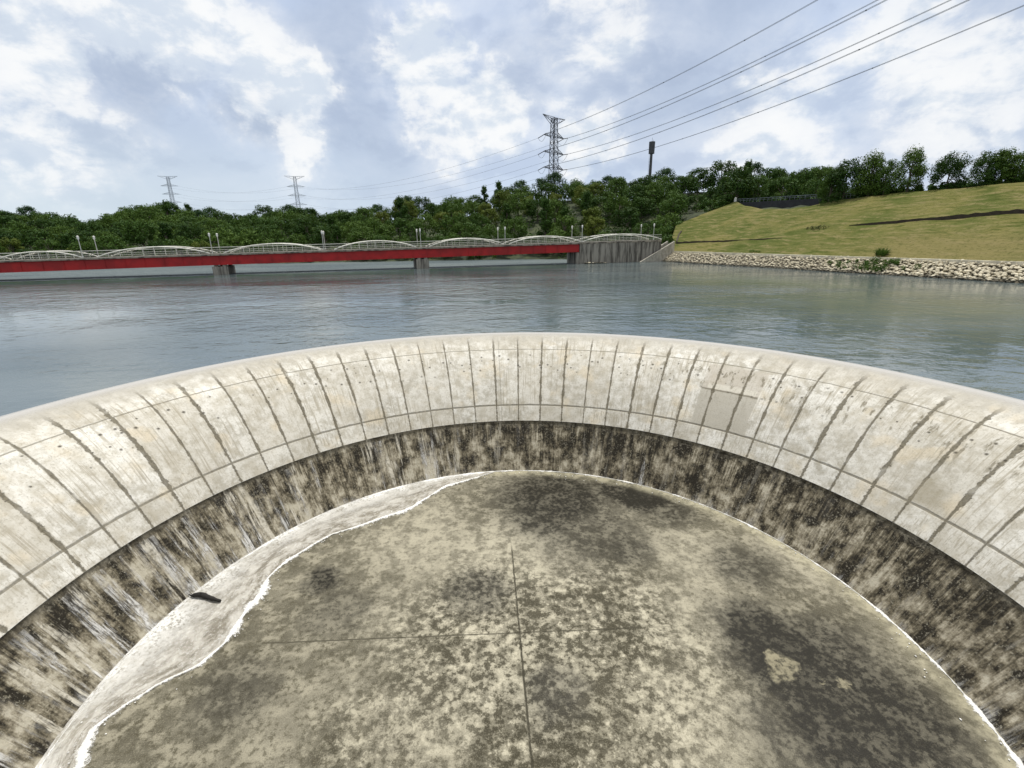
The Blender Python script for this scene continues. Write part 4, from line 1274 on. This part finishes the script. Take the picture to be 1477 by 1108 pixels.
# skyline row first, then the slope
for xp in np.arange(-40, 1190, 15.5):
    x_ = xp + random.uniform(-5, 5)
    try_place(x_, random.uniform(.92, 1.04), random.uniform(.72, .98), random.choice([0, 1, 2, 5, 5, 7, 7, 1, 6] if x_ < 760 else [0, 1, 2, 5, 7, 2, 1]), 4.)
for xp in np.arange(-30, 990, 17):
    try_place(xp + random.uniform(-5, 5), random.uniform(0, .06), random.uniform(.55, .8), random.choice([0, 2, 2, 3, 3, 4]), 4.2)
tries = 0
while cnt < 298 and tries < 30000:
    tries += 1
    xp = random.uniform(-50, 1180); t = random.uniform(.05, .95)
    nz = mnoise.noise(Vector((xp * .008, t * 2.2, 5.)))
    pick = random.choice([4, 3, 4, 2]) if nz > .2 else random.choice([0, 0, 1, 2, 2, 7, 3, 6])
    if xp < 480 and pick in (3, 4) and random.random() < .8: pick = random.choice([0, 1, 5, 0])
    try_place(xp, t, random.uniform(.75, 1.05), pick, 6.3 if tries < 9000 else 5.2)
print('forest trees', cnt, tries)

# undergrowth that closes the wood
rg = np.random.default_rng(5); cl = []
while len(cl) < 1500:
    xp = rg.uniform(-90, 1230); t = rg.uniform(-.01, 1.05)
    Y = shore_Y(xp) + (ridge_Y(xp) - shore_Y(xp)) * t; X = (xp - 738.5) / 715 * Y
    rel = np.array([X, Y]) - TOE; al, pe = rel @ BD, rel @ BN
    if xp > 950 and pe < 36.5 and al > -31: continue
    if xp > 985 and pe < 38: continue
    r = rg.uniform(1.2, 2.4); cl.append(((X, Y, hill(X, Y) + r * .6 + rg.uniform(0, 1.2)), r, 26))
for i in range(260):
    al = rg.uniform(6, 75); pe = pe_top(al) + rg.uniform(3, 7); x, y = bank_xy(al, pe); r = rg.uniform(.6, 1.0)
    cl.append(((x, y, bank_z(al, pe_top(al)) + rg.uniform(-.2, .9)), r, 46))
for i in range(420):
    xp = rg.uniform(-60, 1200); t = rg.uniform(.85, 1.03); Y = shore_Y(xp) + (ridge_Y(xp) - shore_Y(xp)) * t; X = (xp - 738.5) / 715 * Y
    r = rg.uniform(1.6, 2.6); cl.append(((X, Y, hill(X, Y) + rg.uniform(1.5, 4.2)), r, 40))
V, Fc = leaves(cl, .42, rg)
ug = link_mesh('undergrowth', V, Fc, lm_dark); tag(ug, 'dark undergrowth filling the gaps of the wood behind the reservoir', 'undergrowth', kind='stuff')

# trees on the brow of the grass bank
bp = [('low', 21, 8, 5.6, 56, 110, .19, lm_mid), ('tall', 22, 8.5, 6.6, 56, 105, .19, lm_mid), ('low', 23, 7, 6.8, 58, 105, .19, lm_dark), ('low', 24, 7.5, 5.6, 54, 105, .18, lm_mid)]
bprot = [make_tree(*q) for q in bp]
brow = [(1190, 238, 285, 0, 'leftmost tree of the row on the brow of the grass bank'), (1209, 231, 284, 2, 'dark round tree over the end of the hilltop fence'), (1243, 222, 282, 1, 'tall pointed tree left of the pair on the brow of the bank'),
        (1265, 235, 281, 3, 'smaller bushy tree between two tall trees on the brow'), (1297, 218, 277, 1, 'tallest pointed tree in the middle of the brow row'),
        (1352, 226, 272, 2, 'wide round tree standing apart on the brow of the bank'), (1404, 222, 266, 2, 'broad dark tree right of the gap on the brow'),
        (1425, 217, 264, 0, 'round tree second from the right edge group on the brow'), (1450, 216, 261, 3, 'bushy tree near the right edge on the brow'), (1471, 203, 259, 1, 'tall pointed tree at the right edge of the photo')]
for px, yt, yb, pk, lab in brow:
    al = tab(px, [1180, 1210, 1300, 1400, 1477, 1540], [7., 10.5, 22, 33.3, 40.4, 45.]); pe = pe_top(al) + 2.2 + random.uniform(0, 1.5)
    x, y = bank_xy(al, pe); k = (px - 738.5) / 715
    x = k * y; z = bank_z(al, pe_top(al)) - .4
    Hh = (yb - yt) * y / 748 + 1.0
    me, mt = bprot[pk]; H0 = bp[pk][2]; sc = Hh / H0
    place_tree(me, mt, (x, y, z), random.uniform(0, 6.28), sc * .78, lab, 'trees on the brow of the grass bank', sc)
for i in range(6):
    al = random.uniform(-8, 10); pe = pe_top(al) + random.uniform(9, 24) + (6 if al < 12 else 0); x, y = bank_xy(al, pe); kd, (me, mt) = protos[random.choice([0, 2, 7, 5])]
    place_tree(me, mt, (x, y, 12.2), random.uniform(0, 6), random.uniform(.5, .64), desc[kd] + ' behind the row on the brow of the grass bank', 'trees behind the brow of the bank')

# low plants
def plant(name, label, loc, cl, size, mat, seed, upb=.3):
    rg = np.random.default_rng(seed); V, Fc = leaves(cl, size, rg, 1., upb); o = link_mesh(name, V, Fc, mat); o.location = tuple(float(q) for q in loc); return tag(o, label, 'plant')


def on_bank(al, pe, dz=0.): x, y = bank_xy(al, pe); return (x, y, bank_z(al, pe) + dz)


# tufted shrub by the path: upright blades
V = []; Fc = []; rg = np.random.default_rng(9)
for i in range(260):
    th = rg.random() * 6.28; r = .75 * rg.random() ** .6; h = rg.uniform(.4, 1.6) * (1 - .25 * r); le = rg.uniform(.1, .95)
    b_ = np.array([r * math.cos(th), r * math.sin(th), 0]); t_ = b_ + np.array([math.cos(th) * le, math.sin(th) * le, h]); s = np.array([-math.sin(th), math.cos(th), 0]) * .035
    m_ = (b_ + t_) / 2 + np.array([0, 0, .1 * h]); b0 = len(V); V += [b_ - s, b_ + s, m_ + s * 1.3, t_, m_ - s * 1.3]; Fc += [(b0, b0 + 1, b0 + 2, b0 + 4), (b0 + 4, b0 + 2, b0 + 3)]
o = link_mesh('shrub', V, Fc, lm_mid); o.location = on_bank(36.5, 4.9, -.1); tag(o, 'upright dark green shrub beside the pale path on the right bank', 'shrub')
rg = np.random.default_rng(12)
cl = [((BD[0] * q + BN[0] * rg.uniform(-.7, .7), BD[1] * q + BN[1] * rg.uniform(-.7, .7), rg.uniform(-.1, .25)), rg.uniform(.3, .55), 50) for q in np.linspace(-1.7, 1.7, 9)]
plant('bramble', 'dark low bramble patch lying alone on the grass slope', on_bank(17.3, 15.4, .1), cl, .11, leaf_mat('bramble_leaf', (.018, .018, .010), (.05, .05, .022)), 3)
cl = []
for i in range(44):
    a_ = rg.normal(0, 3.1); p_ = rg.uniform(-1.3, 1.4) * (1 - abs(a_) / 12); q = BD * a_ + BN * p_; cl.append(((q[0], q[1], p_ / 1.7 + rg.uniform(0, .25)), rg.uniform(.3, .62), 60))
plant('weeds', 'bright green weeds sprawling over the riprap below the shrub', on_bank(37.2, 1.6, .25), cl, .13, lm_mid, 4)
cl = [((BD[0] * q, BD[1] * q, .1 + rg.uniform(0, .2)), rg.uniform(.2, .35), 30) for q in np.linspace(-1.2, 1.2, 6)]
plant('weeds', 'small weed clump on the pale path left of the shrub', on_bank(12.3, 4.6, 0), cl, .1, lm_mid, 8)
# reeds and bushes closing the dark corner between stairs and bank
cl = []
for i in range(46):
    al = rg.uniform(-33, -18.5); pe = rg.uniform(4, 36)
    if al > al_start(pe) - 1.2: continue
    x, y = bank_xy(al, pe); cl.append(((x, y, bank_z(al, pe) + rg.uniform(.2, 1.8)), rg.uniform(1., 2.), 60))
V, Fc = leaves(cl, .36, rg); o = link_mesh('undergrowth', V, Fc, lm_dark); tag(o, 'dark bushes filling the corner left of the grass bank above the stairs', 'undergrowth', kind='stuff')
